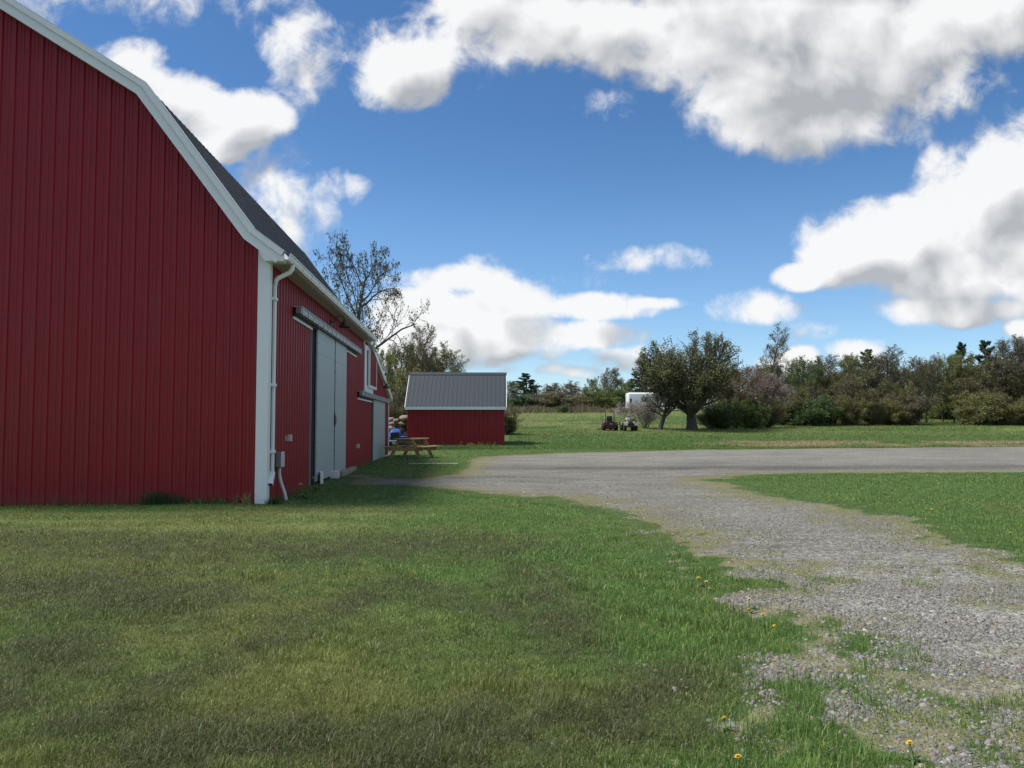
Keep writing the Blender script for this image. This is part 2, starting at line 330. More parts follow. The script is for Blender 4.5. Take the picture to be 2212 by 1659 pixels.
def ground_mat(gravel):
    m = bpy.data.materials.new('gravel_surface' if gravel else 'lawn_surface'); m.use_nodes = True
    nt = m.node_tree; T = NT(nt); b = nt.nodes['Principled BSDF']
    a = nt.nodes.new('ShaderNodeVertexColor'); a.layer_name = 'Col'
    tc = nt.nodes.new('ShaderNodeTexCoord'); P = tc.outputs['Object']
    n1 = T.n('ShaderNodeTexNoise', {'Vector': P, 'Scale': 55.0, 'Detail': 5.0, 'Roughness': .7}).outputs[0]
    n3 = T.n('ShaderNodeTexNoise', {'Vector': P, 'Scale': 5.0, 'Detail': 6.0, 'Roughness': .7}).outputs[0]
    gcol = T.mix(1.0, a.outputs[0], T.n('ShaderNodeCombineColor', {0: T.m('MULTIPLY_ADD', n1, .9, .30), 1: T.m('MULTIPLY_ADD', n1, .9, .34), 2: T.m('MULTIPLY_ADD', n1, .9, .28)}).outputs[0], 'MULTIPLY')
    gcol = T.mix(1.0, gcol, T.n('ShaderNodeCombineColor', {0: T.m('MULTIPLY_ADD', n3, .9, .55), 1: T.m('MULTIPLY_ADD', n3, .7, .65), 2: T.m('MULTIPLY_ADD', n3, .9, .55)}).outputs[0], 'MULTIPLY')
    h = n1
    b.inputs['Roughness'].default_value = .9; b.inputs['Specular IOR Level'].default_value = .2
    if gravel:
        g = nt.nodes.new('ShaderNodeAttribute'); g.attribute_name = 'gm'
        tone = nt.nodes.new('ShaderNodeAttribute'); tone.attribute_name = 'tone'
        v = T.n('ShaderNodeTexVoronoi', {'Vector': P, 'Scale': 34.0, 'Randomness': 1.0})
        v2 = T.n('ShaderNodeTexVoronoi', {'Vector': P, 'Scale': 95.0, 'Randomness': 1.0})
        rc = T.n('ShaderNodeSeparateColor', {0: v.outputs['Color']})
        rc2 = T.n('ShaderNodeSeparateColor', {0: v2.outputs['Color']})
        br = T.m('ADD', T.m('MULTIPLY', rc.outputs[0], .60), T.m('MULTIPLY', rc2.outputs[0], .40))
        st = T.mix(br, (.06, .06, .059), (.30, .30, .29))
        st = T.mix(T.m('MULTIPLY', rc.outputs[1], .45), st, T.mix(rc.outputs[2], (.18, .19, .20), (.25, .205, .15)))
        mid = T.n('ShaderNodeTexNoise', {'Vector': P, 'Scale': 11.0, 'Detail': 9.0, 'Roughness': .82}).outputs[0]
        big = T.n('ShaderNodeTexNoise', {'Vector': P, 'Scale': .55, 'Detail': 6.0, 'Roughness': .6}).outputs[0]
        mf = T.m('ADD', T.m('MULTIPLY_ADD', mid, 4.6, -1.42), T.m('MULTIPLY_ADD', big, .8, -.30))
        st = T.mix(1.0, st, T.n('ShaderNodeCombineColor', {0: mf, 1: mf, 2: T.m('MULTIPLY', mf, .93)}).outputs[0], 'MULTIPLY')
        rm = T.n('ShaderNodeMapping', {'Vector': P, 'Scale': (.5, 1.3, 1.0)}).outputs[0]
        rut = T.n('ShaderNodeTexNoise', {'Vector': rm, 'Scale': 1.0, 'Detail': 7.0, 'Roughness': .68}).outputs[0]
        st = T.mix(T.ss(rut, .44, .66), st, T.mix(1.0, st, (.72, .70, .67), 'MULTIPLY'))
        mud = T.ss(T.n('ShaderNodeTexNoise', {'Vector': P, 'Scale': .9, 'Detail': 7.0, 'Roughness': .65}).outputs[0], .42, .68)
        st = T.mix(T.m('MULTIPLY', mud, .5), st, (.14, .135, .124))
        st = T.mix(1.0, st, T.n('ShaderNodeCombineColor', {0: tone.outputs['Fac'], 1: tone.outputs['Fac'], 2: tone.outputs['Fac']}).outputs[0], 'MULTIPLY')
        moss = T.mix(n3, (.115, .11, .05), (.185, .18, .045))
        e = T.m('ADD', g.outputs['Fac'], T.m('MULTIPLY_ADD', n3, .5, -.25))
        k = T.ss(e, -.02, .30)
        pn = T.n('ShaderNodeTexNoise', {'Vector': P, 'Scale': 1.5, 'Detail': 5.0, 'Roughness': .6}).outputs[0]
        mossk = T.ss(T.m('ADD', e, T.m('MULTIPLY_ADD', pn, 3.6, -1.8)), 1.35, .25)
        st = T.mix(T.m('MULTIPLY', T.m('MULTIPLY', mossk, .9), T.ss(n1, .30, .55)), st, moss)
        gcol = T.mix(k, gcol, st)
        h = T.m('ADD', T.m('MULTIPLY', v.outputs['Distance'], -1.2), T.m('MULTIPLY', v2.outputs['Distance'], -.5))
    nt.links.new(gcol, b.inputs['Base Color'])
    bp = T.n('ShaderNodeBump', {'Strength': .8 if gravel else .5, 'Distance': .02, 'Height': h}); nt.links.new(bp.outputs[0], b.inputs['Normal'])
    return m
# ------------------------------------------------------------------ ground and gravel sheets
def build_ground():
    s = np.concatenate([np.linspace(-5, -1.25, 20), np.linspace(-1.2, 1.2, 520), np.linspace(1.25, 5, 20)])
    r = 2.0 * np.exp(np.arange(0, 292) * .012); r = np.concatenate([r, r[-1] * np.exp(np.arange(1, 80) * .05)])
    Y = np.repeat((r - 6)[:, None], len(s), 1); X = s[None, :] * r[:, None]
    x, y = X.ravel(), Y.ravel(); z = terr(x, y)
    c = lawn_col(x, y)
    nr, ns = X.shape; idx = np.arange(nr * ns).reshape(nr, ns)
    q = np.stack([idx[:-1, :-1], idx[:-1, 1:], idx[1:, 1:], idx[1:, :-1]], -1).reshape(-1, 4)
    V = np.stack([x, y, z], 1)
    me = np_mesh('ground', V, q, col=c, smooth=True)
    tag(link('ground', me, None, [ground_mat(False)]), 'green mown lawn and field rising gently to the trees', 'ground', kind='structure')
    g = gravel_mask(x, y)
    keep = (g[q].max(1) > -.4) & (y[q].max(1) < 60) & (np.abs(x[q]).max(1) < 72)
    qq = q[keep]; used, inv = np.unique(qq, return_inverse=True)
    V2 = V[used].copy(); V2[:, 2] += .005 + .02 * sstep(g[used], 0, 1.5) * 0
    xx, yy = V2[:, 0], V2[:, 1]
    wet = np.exp(-((yy - 24.6 - .03 * xx) / 1.3) ** 2) * sstep(xx, -3, 2) + .8 * np.exp(-((yy - 20.5) / 1.0) ** 2) * sstep(xx, 4, -2)
    tone = 1.0 - .42 * wet * (.6 + .6 * fbm(xx * .4, yy * .9, 91, 3)) + .10 * sstep(yy, 27, 32) + .25 * sstep(yy, 9, 5)
    tone *= .85 + .3 * fbm(xx * .25, yy * .5, 97, 4)
    me = np_mesh('gravel_road', V2, inv.reshape(-1, 4), col=c[used], smooth=True, attrs={'gm': g[used], 'tone': tone})
    tag(link('gravel_road', me, None, [ground_mat(True)]), 'grey gravel drive curving from barn doors to the right', 'road', kind='structure')
build_ground()

def in_barn(x, y):
    dx, dy = x - BC[0], y - BC[1]
    lx = dx * math.cos(BTH) + dy * math.sin(BTH); ly = -dx * math.sin(BTH) + dy * math.cos(BTH)
    return (lx < .02) & (ly > -.015) & (ly < 21.8) & (lx > -10.5)
BC = (-4.1858, 13.6792); BTH = R(3.3626)

def blades(name, n, rng, pdf, hgt, wid, colfn, lean=.5, xr=.82, keepfn=None, flat=False, zoff=0.0):
    y0, y1, p = pdf
    u = rng.random(n)
    Y = (y0 ** (1 - p) + u * (y1 ** (1 - p) - y0 ** (1 - p))) ** (1 / (1 - p))
    X = (rng.random(n) * 2 - 1) * xr * (Y + .8)
    k = ~in_barn(X, Y)
    k &= ~((X > -6.5) & (X < -.2) & (Y > 47.8))
    X, Y = X[k], Y[k]
    if keepfn is not None:
        k = keepfn(X, Y); X, Y = X[k], Y[k]
    n = len(X)
    Z = terr(X, Y) + zoff
    if flat: Z = Z + flat * clip_mask(X, Y) * rng.random(n)
    far = np.clip(Y / 5.0, .8, None)
    h = hgt(X, Y) * (.55 + .9 * rng.random(n)); w = wid * far ** .8 * (.7 + .6 * rng.random(n))
    a = rng.random(n) * 2 * np.pi; b = a + np.pi / 2 + rng.normal(0, .5, n)
    t = np.abs(rng.normal(0, lean, n)) if not flat else np.clip(rng.normal(1.25, .4, n), .2, 1.65)
    ax, ay = np.cos(a) * w, np.sin(a) * w
    d1 = np.stack([np.cos(b) * np.sin(t * .55), np.sin(b) * np.sin(t * .55), np.cos(t * .55)], 1) * (h * .55)[:, None]
    t2 = t * 1.5 if not flat else t * 1.1
    d2 = np.stack([np.cos(b) * np.sin(t2), np.sin(b) * np.sin(t2), np.cos(t2)], 1) * (h * .5)[:, None]
    B = np.stack([X, Y, Z - .004], 1); A = np.stack([ax, ay, np.zeros(n)], 1)
    V = np.stack([B - A * .5, B + A * .5, B + d1 - A * .42, B + d1 + A * .42, B + d1 + d2], 1).reshape(-1, 3)
    i = np.arange(n) * 5
    q = np.stack([i, i + 1, i + 3, i + 2], 1); tr = np.stack([i + 2, i + 3, i + 4], 1)
    c = colfn(X, Y) * (.72 + .56 * rng.random((n, 1)))
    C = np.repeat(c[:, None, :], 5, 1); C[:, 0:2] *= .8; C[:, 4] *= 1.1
    return np_mesh(name, V, q, tr, col=np.clip(C.reshape(-1, 3), 0, 1))

def build_grass():
    rng = np.random.default_rng(7)
    def keep(x, y):
        g = gravel_mask(x, y); near = sstep(y, 16, 7)
        p = 1 - sstep(g, -.95, .40) ** .8
        tuft = sstep(fbm(x * 2.6, y * 2.6, 43, 3), .46, .62) * near * .50 * sstep(g, 2.2, .1)
        return rng.random(len(x)) < np.maximum(p, tuft)
    def hg(x, y):
        k = clip_mask(x, y)
        edge = np.exp(-((poly_sd(x, y, GRAV) + .35) / .45) ** 2) * sstep(y, 9, 5); ing = sstep(gravel_mask(x, y), -.2, .3)
        return (.6 + .8 * vnoise(x * 11, y * 11, 17)) * (.022 + .016 * fbm(x * 1.2, y * 1.2, 13, 3)) + .055 * edge * fbm(x * 3, y * 3, 14, 2) + .012 * sstep(y, 14, 22) - .012 * k - .003 * ing + .030 * sstep(fbm(x * 3.6, y * 3.6, 23, 3), .58, .72) * sstep(y, 12, 7)
    def cf(x, y):
        c = lawn_col(x, y)
        s = rng.random(len(x))[:, None]
        c = np.where(s > .93, np.array([.20, .19, .085]), c)       # dead straw blades in the sward
        return c * 2.0
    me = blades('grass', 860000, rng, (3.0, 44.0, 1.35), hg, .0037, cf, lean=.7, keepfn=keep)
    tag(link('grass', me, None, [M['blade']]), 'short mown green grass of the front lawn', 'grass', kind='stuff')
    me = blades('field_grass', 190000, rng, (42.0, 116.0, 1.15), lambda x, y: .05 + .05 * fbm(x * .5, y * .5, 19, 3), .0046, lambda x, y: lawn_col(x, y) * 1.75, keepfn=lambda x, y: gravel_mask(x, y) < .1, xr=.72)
    tag(link('field_grass', me, None, [M['blade']]), 'rougher grass of the field rising beyond the gravel', 'grass', kind='stuff')
    def keepc(x, y): return (rng.random(len(x)) < clip_mask(x, y) ** 1.3) & (gravel_mask(x, y) < 0)
    def cc(x, y):
        s = rng.random(len(x))[:, None]
        a = np.array([.088, .096, .036]); b = np.array([.22, .20, .11]); g = np.array([.088, .135, .036])
        c = np.where(s < .52, a, np.where(s < .58, b, g)); return c
    me = blades('grass_clippings', 420000, rng, (3.0, 12.0, 1.4), lambda x, y: (.020 + .018 * vnoise(x * 9, y * 9, 3)) * (1 + 2.2 * (rng.random(len(x)) > .985)), .0030, cc, keepfn=keepc, flat=.045, zoff=.008)
    tag(link('grass_clippings', me, None, [M['blade']]), 'dull olive brown mown clippings lying in rows on the lawn', 'clippings', kind='stuff')
build_grass()

def build_pebbles():
    rng = np.random.default_rng(11)
    n = 170000; p = 1.6; y0, y1 = 2.9, 17.0
    Y = (y0 ** (1 - p) + rng.random(n) * (y1 ** (1 - p) - y0 ** (1 - p))) ** (1 / (1 - p))
    X = rng.uniform(-.05, .85, n) * (Y + .8)
    g = gravel_mask(X, Y); k = rng.random(n) < sstep(g, -.22, .25) * (.12 + .80 * sstep(fbm(X * 1.7, Y * 1.7, 47, 4), .38, .60))
    k |= (g > -1.0) & (g < 0) & (rng.random(n) < .006)
    X, Y = X[k], Y[k]; n = len(X)
    cube = np.array([[-1, -1, -1], [1, -1, -1], [1, 1, -1], [-1, 1, -1], [-.7, -.7, 1], [.7, -.7, 1], [.7, .7, 1], [-.7, .7, 1]], float)
    f = np.array([[0, 1, 5, 4], [1, 2, 6, 5], [2, 3, 7, 6], [3, 0, 4, 7], [4, 5, 6, 7]])
    s = np.exp(rng.normal(np.log(.0046), .45, n)); s = np.clip(s, .003, .013)
    sc3 = s[:, None] * np.stack([1 + .5 * rng.random(n), .7 + .4 * rng.random(n), .35 + .35 * rng.random(n)], 1)
    v = cube[None] * (1 + rng.uniform(-.28, .28, (n, 8, 3))) * sc3[:, None, :]
    a = rng.random(n) * 6.28; ca, sa = np.cos(a)[:, None], np.sin(a)[:, None]
    tl = rng.normal(0, .3, n)[:, None]
    vx = v[..., 0] * ca - v[..., 1] * sa; vy = v[..., 0] * sa + v[..., 1] * ca; vz = v[..., 2] + v[..., 0] * tl
    z = terr(X, Y) + .006 + sc3[:, 2] * .5
    V = np.stack([vx + X[:, None], vy + Y[:, None], vz + z[:, None]], -1).reshape(-1, 3)
    q = (f[None] + (np.arange(n) * 8)[:, None, None]).reshape(-1, 4)
    t = rng.random((n, 1)); br = np.clip(.08 + .17 * rng.beta(1.6, 2.2, (n, 1)) + .12 * (rng.random((n, 1)) > .95), 0, .6)
    c = br * np.where(t < .45, [[.98, 1.0, 1.0]], np.where(t < .85, [[1.03, 1.0, .91]], [[1.13, .98, .80]]))
    C = np.repeat(c[:, None], 8, 1).reshape(-1, 3)
    me = np_mesh('gravel', V, q, col=C)
    tag(link('gravel', me, None, [M['pebble']]), 'loose grey gravel stones scattered over the near end of the drive', 'gravel', kind='stuff')
build_pebbles()

# ------------------------------------------------------------------ mesh builder for built objects
class MB:
    def __init__(s): s.bm = bmesh.new(); s.mats = []
    def mi(s, m):
        if m not in s.mats: s.mats.append(m)
        return s.mats.index(m)
    def poly(s, pts, m, smooth=False):
        f = s.bm.faces.new([s.bm.verts.new(p) for p in pts]); f.material_index = s.mi(m); f.smooth = smooth; return f
    def grid(s, rows, m, smooth=False, closed=False):
        vs = [[s.bm.verts.new(p) for p in r] for r in rows]; k = s.mi(m)
        for a, b in zip(vs[:-1], vs[1:]):
            n = len(a)
            for i in range(n if closed else n - 1):
                j = (i + 1) % n
                f = s.bm.faces.new((a[i], a[j], b[j], b[i])); f.material_index = k; f.smooth = smooth
        return vs
    def box(s, lo, hi, m, bev=0.0, rot=None, at=None, seg=1):
        t = bmesh.new(); bmesh.ops.create_cube(t, size=1)
        c = [(a + b) / 2 for a, b in zip(lo, hi)]; d = [b - a for a, b in zip(lo, hi)]
        bmesh.ops.scale(t, vec=d, verts=t.verts)
        if bev: bmesh.ops.bevel(t, geom=t.edges[:], offset=bev, segments=seg, affect='EDGES', profile=.5)
        mx = Matrix.Translation(c)
        if rot is not None: mx = mx @ Euler(rot).to_matrix().to_4x4()
        if at is not None: mx = at @ mx
        bmesh.ops.transform(t, matrix=mx, verts=t.verts); s._add(t, m, seg > 1)
    def _add(s, t, m, smooth=False):
        k = s.mi(m); mp = {v: s.bm.verts.new(v.co) for v in t.verts}
        for f in t.faces:
            g = s.bm.faces.new([mp[v] for v in f.verts]); g.material_index = k; g.smooth = smooth
        t.free()
    def tube(s, path, r, m, n=8, cap=True, smooth=True):
        path = [Vector(p) for p in path]; rs = r if isinstance(r, (list, tuple)) else [r] * len(path)
        rows = []; up = Vector((0, 0, 1))
        for i, p in enumerate(path):
            d = (path[min(i + 1, len(path) - 1)] - path[max(i - 1, 0)]).normalized()
            if abs(d.dot(up)) > .95: up = Vector((0, 1, 0)) if abs(d.y) < .9 else Vector((1, 0, 0))
            a = d.cross(up).normalized(); b = a.cross(d).normalized(); up = b
            rows.append([p + (a * math.cos(6.28319 * k / n) + b * math.sin(6.28319 * k / n)) * rs[i] for k in range(n)])
        vs = s.grid(rows, m, smooth, True)
        if cap:
            for r_ in (vs[0][::-1], vs[-1]):
                f = s.bm.faces.new(r_); f.material_index = s.mi(m)
    def bar(s, p, q, w, h, m, up=(0, 0, 1)):
        p, q = Vector(p), Vector(q); d = (q - p).normalized(); a = d.cross(Vector(up)).normalized(); b = a.cross(d)
        c = [(-w / 2, -h / 2), (w / 2, -h / 2), (w / 2, h / 2), (-w / 2, h / 2)]
        vs = s.grid([[o + a * x + b * y for x, y in c] for o in (p, q)], m, False, True)
        for r_ in (vs[0][::-1], vs[1]): s.bm.faces.new(r_).material_index = s.mi(m)
    def lathe(s, prof, m, n=20, at=None, axis='Z', smooth=True, cap=True):
        rows = []
        for r, h in prof:
            row = []
            for k in range(n):
                a = 6.28319 * k / n; p = (r * math.cos(a), r * math.sin(a), h)
                if axis == 'X': p = (h, p[0], p[1])
                if axis == 'Y': p = (p[0], h, p[1])
                row.append((at @ Vector(p)) if at is not None else p)
            rows.append(row)
        vs = s.grid(rows, m, smooth, True)
        if cap:
            for r_ in (vs[0][::-1], vs[-1]): s.bm.faces.new(r_).material_index = s.mi(m)
    def prism(s, outline, axis, a, b, m):
        """outline of 2D points extruded along an axis from a to b"""
        def P(u, v, t): return {'X': (t, u, v), 'Y': (u, t, v), 'Z': (u, v, t)}[axis]
        vs = s.grid([[P(u, v, t) for u, v in outline] for t in (a, b)], m, False, True)
        for r_ in (vs[0][::-1], vs[1]): s.bm.faces.new(r_).material_index = s.mi(m)
    def split(s, name, parent):
        left = set(s.bm.faces); out = []
        while left:
            st = [left.pop()]; isl = set(st)
            while st:
                f = st.pop()
                for e in f.edges:
                    for g in e.link_faces:
                        if g not in isl: isl.add(g); left.discard(g); st.append(g)
            out.append(isl)
        res = []
        for isl in out:
            m2 = MB(); mp = {}
            for f in isl:
                for v in f.verts:
                    if v not in mp: mp[v] = m2.bm.verts.new(v.co)
                g = m2.bm.faces.new([mp[v] for v in f.verts]); g.material_index = m2.mi(s.mats[f.material_index]); g.smooth = f.smooth
            res.append(m2.build(name, parent))
        s.bm.free(); return res
    def build(s, name, parent=None, loc=None, label=None):
        bmesh.ops.recalc_face_normals(s.bm, faces=s.bm.faces)
        me = bpy.data.meshes.new(name); s.bm.to_mesh(me); s.bm.free()
        o = link(name, me, parent, s.mats)
        if loc: o.location = loc
        if label: o['label'] = label
        return o

# ribbed sheet metal profile: (position, height) pairs over a length; 9 inch ribs with two low stiffeners between
def rib_profile(t0, t1, pitch=.2286, big=.026, small=.008, phase=0.0):
    pts = []
    k0 = int(math.floor((t0 - phase) / pitch)) - 1
    for k in range(k0, int((t1 - phase) / pitch) + 2):
        b = phase + k * pitch
        pts += [(b - .030, 0), (b - .017, big), (b + .017, big), (b + .030, 0)]
        for j in (1, 2):
            c = b + .030 + (pitch - .06) * j / 3
            pts += [(c - .011, 0), (c - .004, small), (c + .004, small), (c + .011, 0)]
    out = [p for p in pts if t0 < p[0] < t1]
    return [(t0, 0)] + out + [(t1, 0)]
def offset_line(P, d):
    """parallel polyline, d to the left of travel"""
    n = len(P); out = []
    for i in range(n):
        def nrm(a, b):
            e = (b[0] - a[0], b[1] - a[1]); L = math.hypot(*e); return (-e[1] / L, e[0] / L)
        na = nrm(P[i - 1], P[i]) if i > 0 else nrm(P[i], P[i + 1])
        nb = nrm(P[i], P[i + 1]) if i < n - 1 else na
        m = (na[0] + nb[0], na[1] + nb[1]); L2 = m[0] ** 2 + m[1] ** 2
        k = 2 * d / L2
        out.append((P[i][0] + m[0] * k, P[i][1] + m[1] * k))
    return out

# ------------------------------------------------------------------ the barn
BW, BL, LL = 10.4, 13.0, 21.8        # width, length of the main barn, far end of the lean-to
ROOF = [(.31, 4.235), (-.21, 4.62), (-2.04, 7.08), (-5.2, 9.04)]      # eave, kick, knee, ridge (right half)
def mirror(P): return P + [(-BW - x, z) for x, z in P[-2::-1]]
def roof_z(x):
    x = max(x, -BW - x)
    P = ROOF[::-1]
    return float(np.interp(x, [p[0] for p in P], [p[1] for p in P]))
def leanz(y): return 4.40 - (y - 13.0) * .2098
barn = thing('barn', 'large red metal barn with gambrel roof, white trim and a low lean-to', 'barn', (BC[0], BC[1], 0), BTH)
def ribwall_side(mb, y0, y1, z0, ztop, x=0.0, ph=0.0):
    prof = rib_profile(y0, y1, phase=ph)
    zt = ztop if callable(ztop) else (lambda y: ztop)
    mb.grid([[(x + h, y, z0) for y, h in prof], [(x + h, y, zt(y)) for y, h in prof]], M['red'])
def build_barn():
    # front gable
    mb = MB(); prof = rib_profile(0.0, BW, phase=.19)
    mb.grid([[(-t, -h, -.1) for t, h in prof], [(-t, -h, roof_z(-t) - .10) for t, h in prof]], M['red'])
    for k in range(24):
        x = -(.19 + k * .2286 + .045)
        for zz in np.arange(.35, 8.6, .92):
            if zz < roof_z(x) - .3: mb.box((x - .009, -.006, zz - .009), (x + .009, .002, zz + .009), M['black'])
    mb.build('gable_wall', barn)
    mb = MB(); ribwall_side(mb, 0, 3.85, -.1, 4.15); ribwall_side(mb, 8.78, BL, -.1, 4.15); ribwall_side(mb, 3.85, 8.78, 3.50, 4.15)
    mb.build('side_wall', barn)
    mb = MB(); prof = rib_profile(0, BW)
    mb.grid([[(-t, BL + h, 2) for t, h in prof], [(-t, BL + h, roof_z(-t) - .10) for t, h in prof]], M['red'])
    mb.grid([[(-BW, y, -.2) for y in (0, BL)], [(-BW, y, 4.15) for y in (0, BL)]], M['red']); mb.split('back_wall', barn)
    # lean-to walls
    mb = MB(); L = lambda y: leanz(y) - .07
    ribwall_side(mb, BL, 15.3, -.1, L); ribwall_side(mb, 19.72, LL, -.15, L); ribwall_side(mb, 15.3, 19.72, 2.24, L)
    prof = rib_profile(0, BW); mb.grid([[(-t, LL + h, -.2) for t, h in prof], [(-t, LL + h, leanz(LL) - .07) for t, h in prof]], M['red'])
    mb.grid([[(-BW, y, -.2) for y in (BL, LL)], [(-BW, y, L(y)) for y in (BL, LL)]], M['red']); mb.build('lean_to_wall', barn)
    # near-black boxes standing in for the shade inside the door openings
    mb = MB(); mb.box((-.9, 3.6, -.15), (-.35, 9.0, 3.7), M['dark']); mb.box((-.9, 15.1, -.15), (-.35, 19.9, 2.4), M['dark']); mb.split('door_opening_shade', barn)
    # ribbed roof
    full = mirror(ROOF); prof = rib_profile(-.27, BL + .22, phase=.05)
    mb = MB(); rows = []
    for k, off in enumerate([None] * len(full)):
        rows.append(k)
    lines = {h: offset_line(full, -h) for h in set(h for _, h in prof)}
    mb.grid([[(lines[h][i][0], y, lines[h][i][1]) for y, h in prof] for i in range(len(full))], M['char'])
    under = offset_line(full, .045)
    mb.grid([[(x, y, z) for y in (-.25, BL + .2)] for x, z in under], M['char'])
    mb.build('roof', barn)
    mb = MB(); mb.prism([(-5.2 - .2, 8.95), (-5.2, 9.09), (-5.0, 8.95), (-5.0, 8.98), (-5.2, 9.115), (-5.4, 8.98)], 'Y', -.28, BL + .24, M['char']); mb.build('ridge_cap', barn)
    # white rake trim, two steps and the soffit strip below, front and back
    def rake(y0, s, nm):
        mb = MB()
        o0, o1, o2, o3 = offset_line(full, -.035), offset_line(full, .060), offset_line(full, .062), offset_line(full, .205)
        def band(a, b, ya, yb):
            a2, b2 = a, b
            mb.grid([[(x, ya, z) for x, z in a2], [(x, ya, z) for x, z in b2], [(x, yb, z) for x, z in b2], [(x, yb, z) for x, z in a2], [(x, ya, z) for x, z in a2]], M['white'])
        band(o0, o1, y0 - s * .03, y0 + s * .035)
        band(o2, o3, y0, y0 + s * .03)
        # returned lip on the roof and boxed soffit
        band(offset_line(full, -.045), offset_line(full, -.028), y0 - s * .03, y0 + s * .11)
        band(offset_line(full, .165), offset_line(full, .185), y0 + s * .03, y0 + s * .262)
        mb.build(nm, barn)
    rake(-.25, 1, 'rake_trim'); rake(BL + .22, -1, 'rake_trim')
    # eaves: soffit, boxed return, frieze
    mb = MB(); mb.box((.024, -.22, 4.115), (.30, BL + .22, 4.14), M['soffit']); mb.box((.275, -.20, 4.14), (.30, BL + .2, 4.215), M['soffit']); mb.build('soffit', barn)
    mb = MB(); mb.prism([(.31, 4.10), (.325, 4.19), (-.12, 4.52), (-.19, 4.43), (.0, 4.10)], 'Y', -.245, -.03, M['white'])
    mb.prism([(.30, 4.10), (.31, 4.19), (.02, 4.36), (.022, 4.10)], 'Y', BL + .0, BL + .2, M['white']); mb.split('eave_return', barn)
    # corner trims
    mb = MB(); mb.box((-.158, -.045, -.16), (.040, -.021, 4.40), M['white']); mb.box((.021, -.0205, -.16), (.040, .150, 4.113), M['white']); mb.split('corner_trim', barn)
    mb = MB(); mb.box((.022, LL - .12, -.05), (.040, LL + .045, leanz(LL) - .09), M['white']); mb.box((-.12, LL + .022, -.05), (.0215, LL + .045, leanz(LL) - .09), M['white']); mb.split('corner_trim', barn)
    mb = MB(); mb.box((.021, BL - .10, 4.02), (.036, BL + .12, 4.113), M['white']); mb.box((.021, BL + .02, 3.9), (.035, BL + .09, 4.02), M['white']); mb.split('frieze_block', barn)
    # gutter: half-open K profile with joint straps
    g = [(.305, 4.245), (.305, 4.135), (.385, 4.125), (.408, 4.175), (.408, 4.215), (.425, 4.225), (.425, 4.245), (.418, 4.245), (.412, 4.232), (.400, 4.222), (.378, 4.14), (.315, 4.147), (.315, 4.245)]
    mb = MB(); mb.prism(g, 'Y', -.20, BL + .25, M['white']); gut = mb.build('gutter', barn)
    for k in range(17):
        y = .15 + k * .8
        mb = MB(); mb.prism([(.300, 4.250), (.302, 4.131), (.387, 4.121), (.412, 4.174), (.412, 4.214), (.430, 4.222), (.430, 4.250)], 'Y', y, y + .022, M['lgrey']); mb.build('gutter_strap', gut)
    mb = MB()
    mb.tube([(.355, .25, 4.13), (.355, .25, 4.06), (.315, .25, 4.00), (.115, .25, 3.90), (.075, .25, 3.86), (.068, .25, 3.78)], .042, M['white'], 10)
    mb.box((.030, .212, .50), (.090, .288, 3.80), M['white'], .012)
    mb.bar((.065, .25, .52), (.065, .10, .32), .075, .085, M['white'], (1, 0, 0))
    mb.bar((.065, .104, .326), (.065, .096, .315), .055, .065, M['dark'], (1, 0, 0))
    ds = mb.build('downspout', barn)
    for z in (.85, 2.0, 3.5):
        mb = MB(); mb.box((.022, .150, z), (.106, .305, z + .05), M['white'], .004); mb.build('strap', ds)
    mb = MB(); mb.tube([(.36, BL + .14, 4.13), (.36, BL + .14, 4.03), (.30, BL + .16, 3.97), (.36, BL + .55, 3.80)], .04, M['white'], 8); mb.build('downspout', barn)
    # lean-to roof and its rake
    def lt(y, d): return leanz(y) + d
    mb = MB(); mb.prism([(13.02, lt(13.02, 0)), (LL + .3, lt(LL + .3, 0)), (LL + .3, lt(LL + .3, .05)), (13.02, lt(13.02, .05))], 'X', -BW - .1, .13, M['char']); mb.build('lean_to_roof', barn)
    mb = MB(); mb.prism([(13.02, lt(13.02, -.13)), (LL + .32, lt(LL + .32, -.13)), (LL + .32, lt(LL + .32, .06)), (13.02, lt(13.02, .06))], 'X', .131, .165, M['white'])
    mb.prism([(13.03, lt(13.03, -.10)), (LL + .31, lt(LL + .31, -.10)), (LL + .31, lt(LL + .31, -.085)), (13.03, lt(13.03, -.085))], 'X', .024, .131, M['white'])
    mb.box((-BW, LL + .305, lt(LL + .32, -.14)), (.129, LL + .335, lt(LL + .32, .055)), M['white']); mb.build('lean_to_rake_trim', barn)
    mb = MB(); mb.box((.012, 19.74, -.3), (.07, LL + .30, .02), M['conc'], .01); mb.build('foundation', barn)
    # big sliding doors: two galvanised leaves, slot shade as black boxes, jamb, track
    def leaf(y0, y1, z0, z1, x, seams, seed):
        rng = random.Random(seed); mb = MB()
        mb.box((x, y0, z0), (x + .045, y1, z1), M['galv'], .006)
        for zz in seams: mb.box((x + .045, y0 + .01, zz), (x + .0485, y1 - .01, zz + .012), M['track'])
        n = 6
        for zi in range(14):
            for yy in (y0 + .04, y1 - .04):
                zz = z0 + .12 + zi * (z1 - z0 - .2) / 13
                mb.box((x + .045, yy - .011, zz - .011), (x + .051, yy + .011, zz + .011), M['black'])
        for _ in range(26):
            yy, zz = rng.uniform(y0 + .1, y1 - .1), rng.uniform(z0 + .2, z1 - .2)
            mb.box((x + .045, yy - .012, zz - .012), (x + .047, yy + .012, zz + .012), M['grey'])
        return mb.build('sliding_door', barn)
    d1 = leaf(4.33, 6.72, .06, 3.49, .03, (2.95,), 1); d2 = leaf(6.77, 8.76, .06, 3.49, .03, (2.95,), 2)
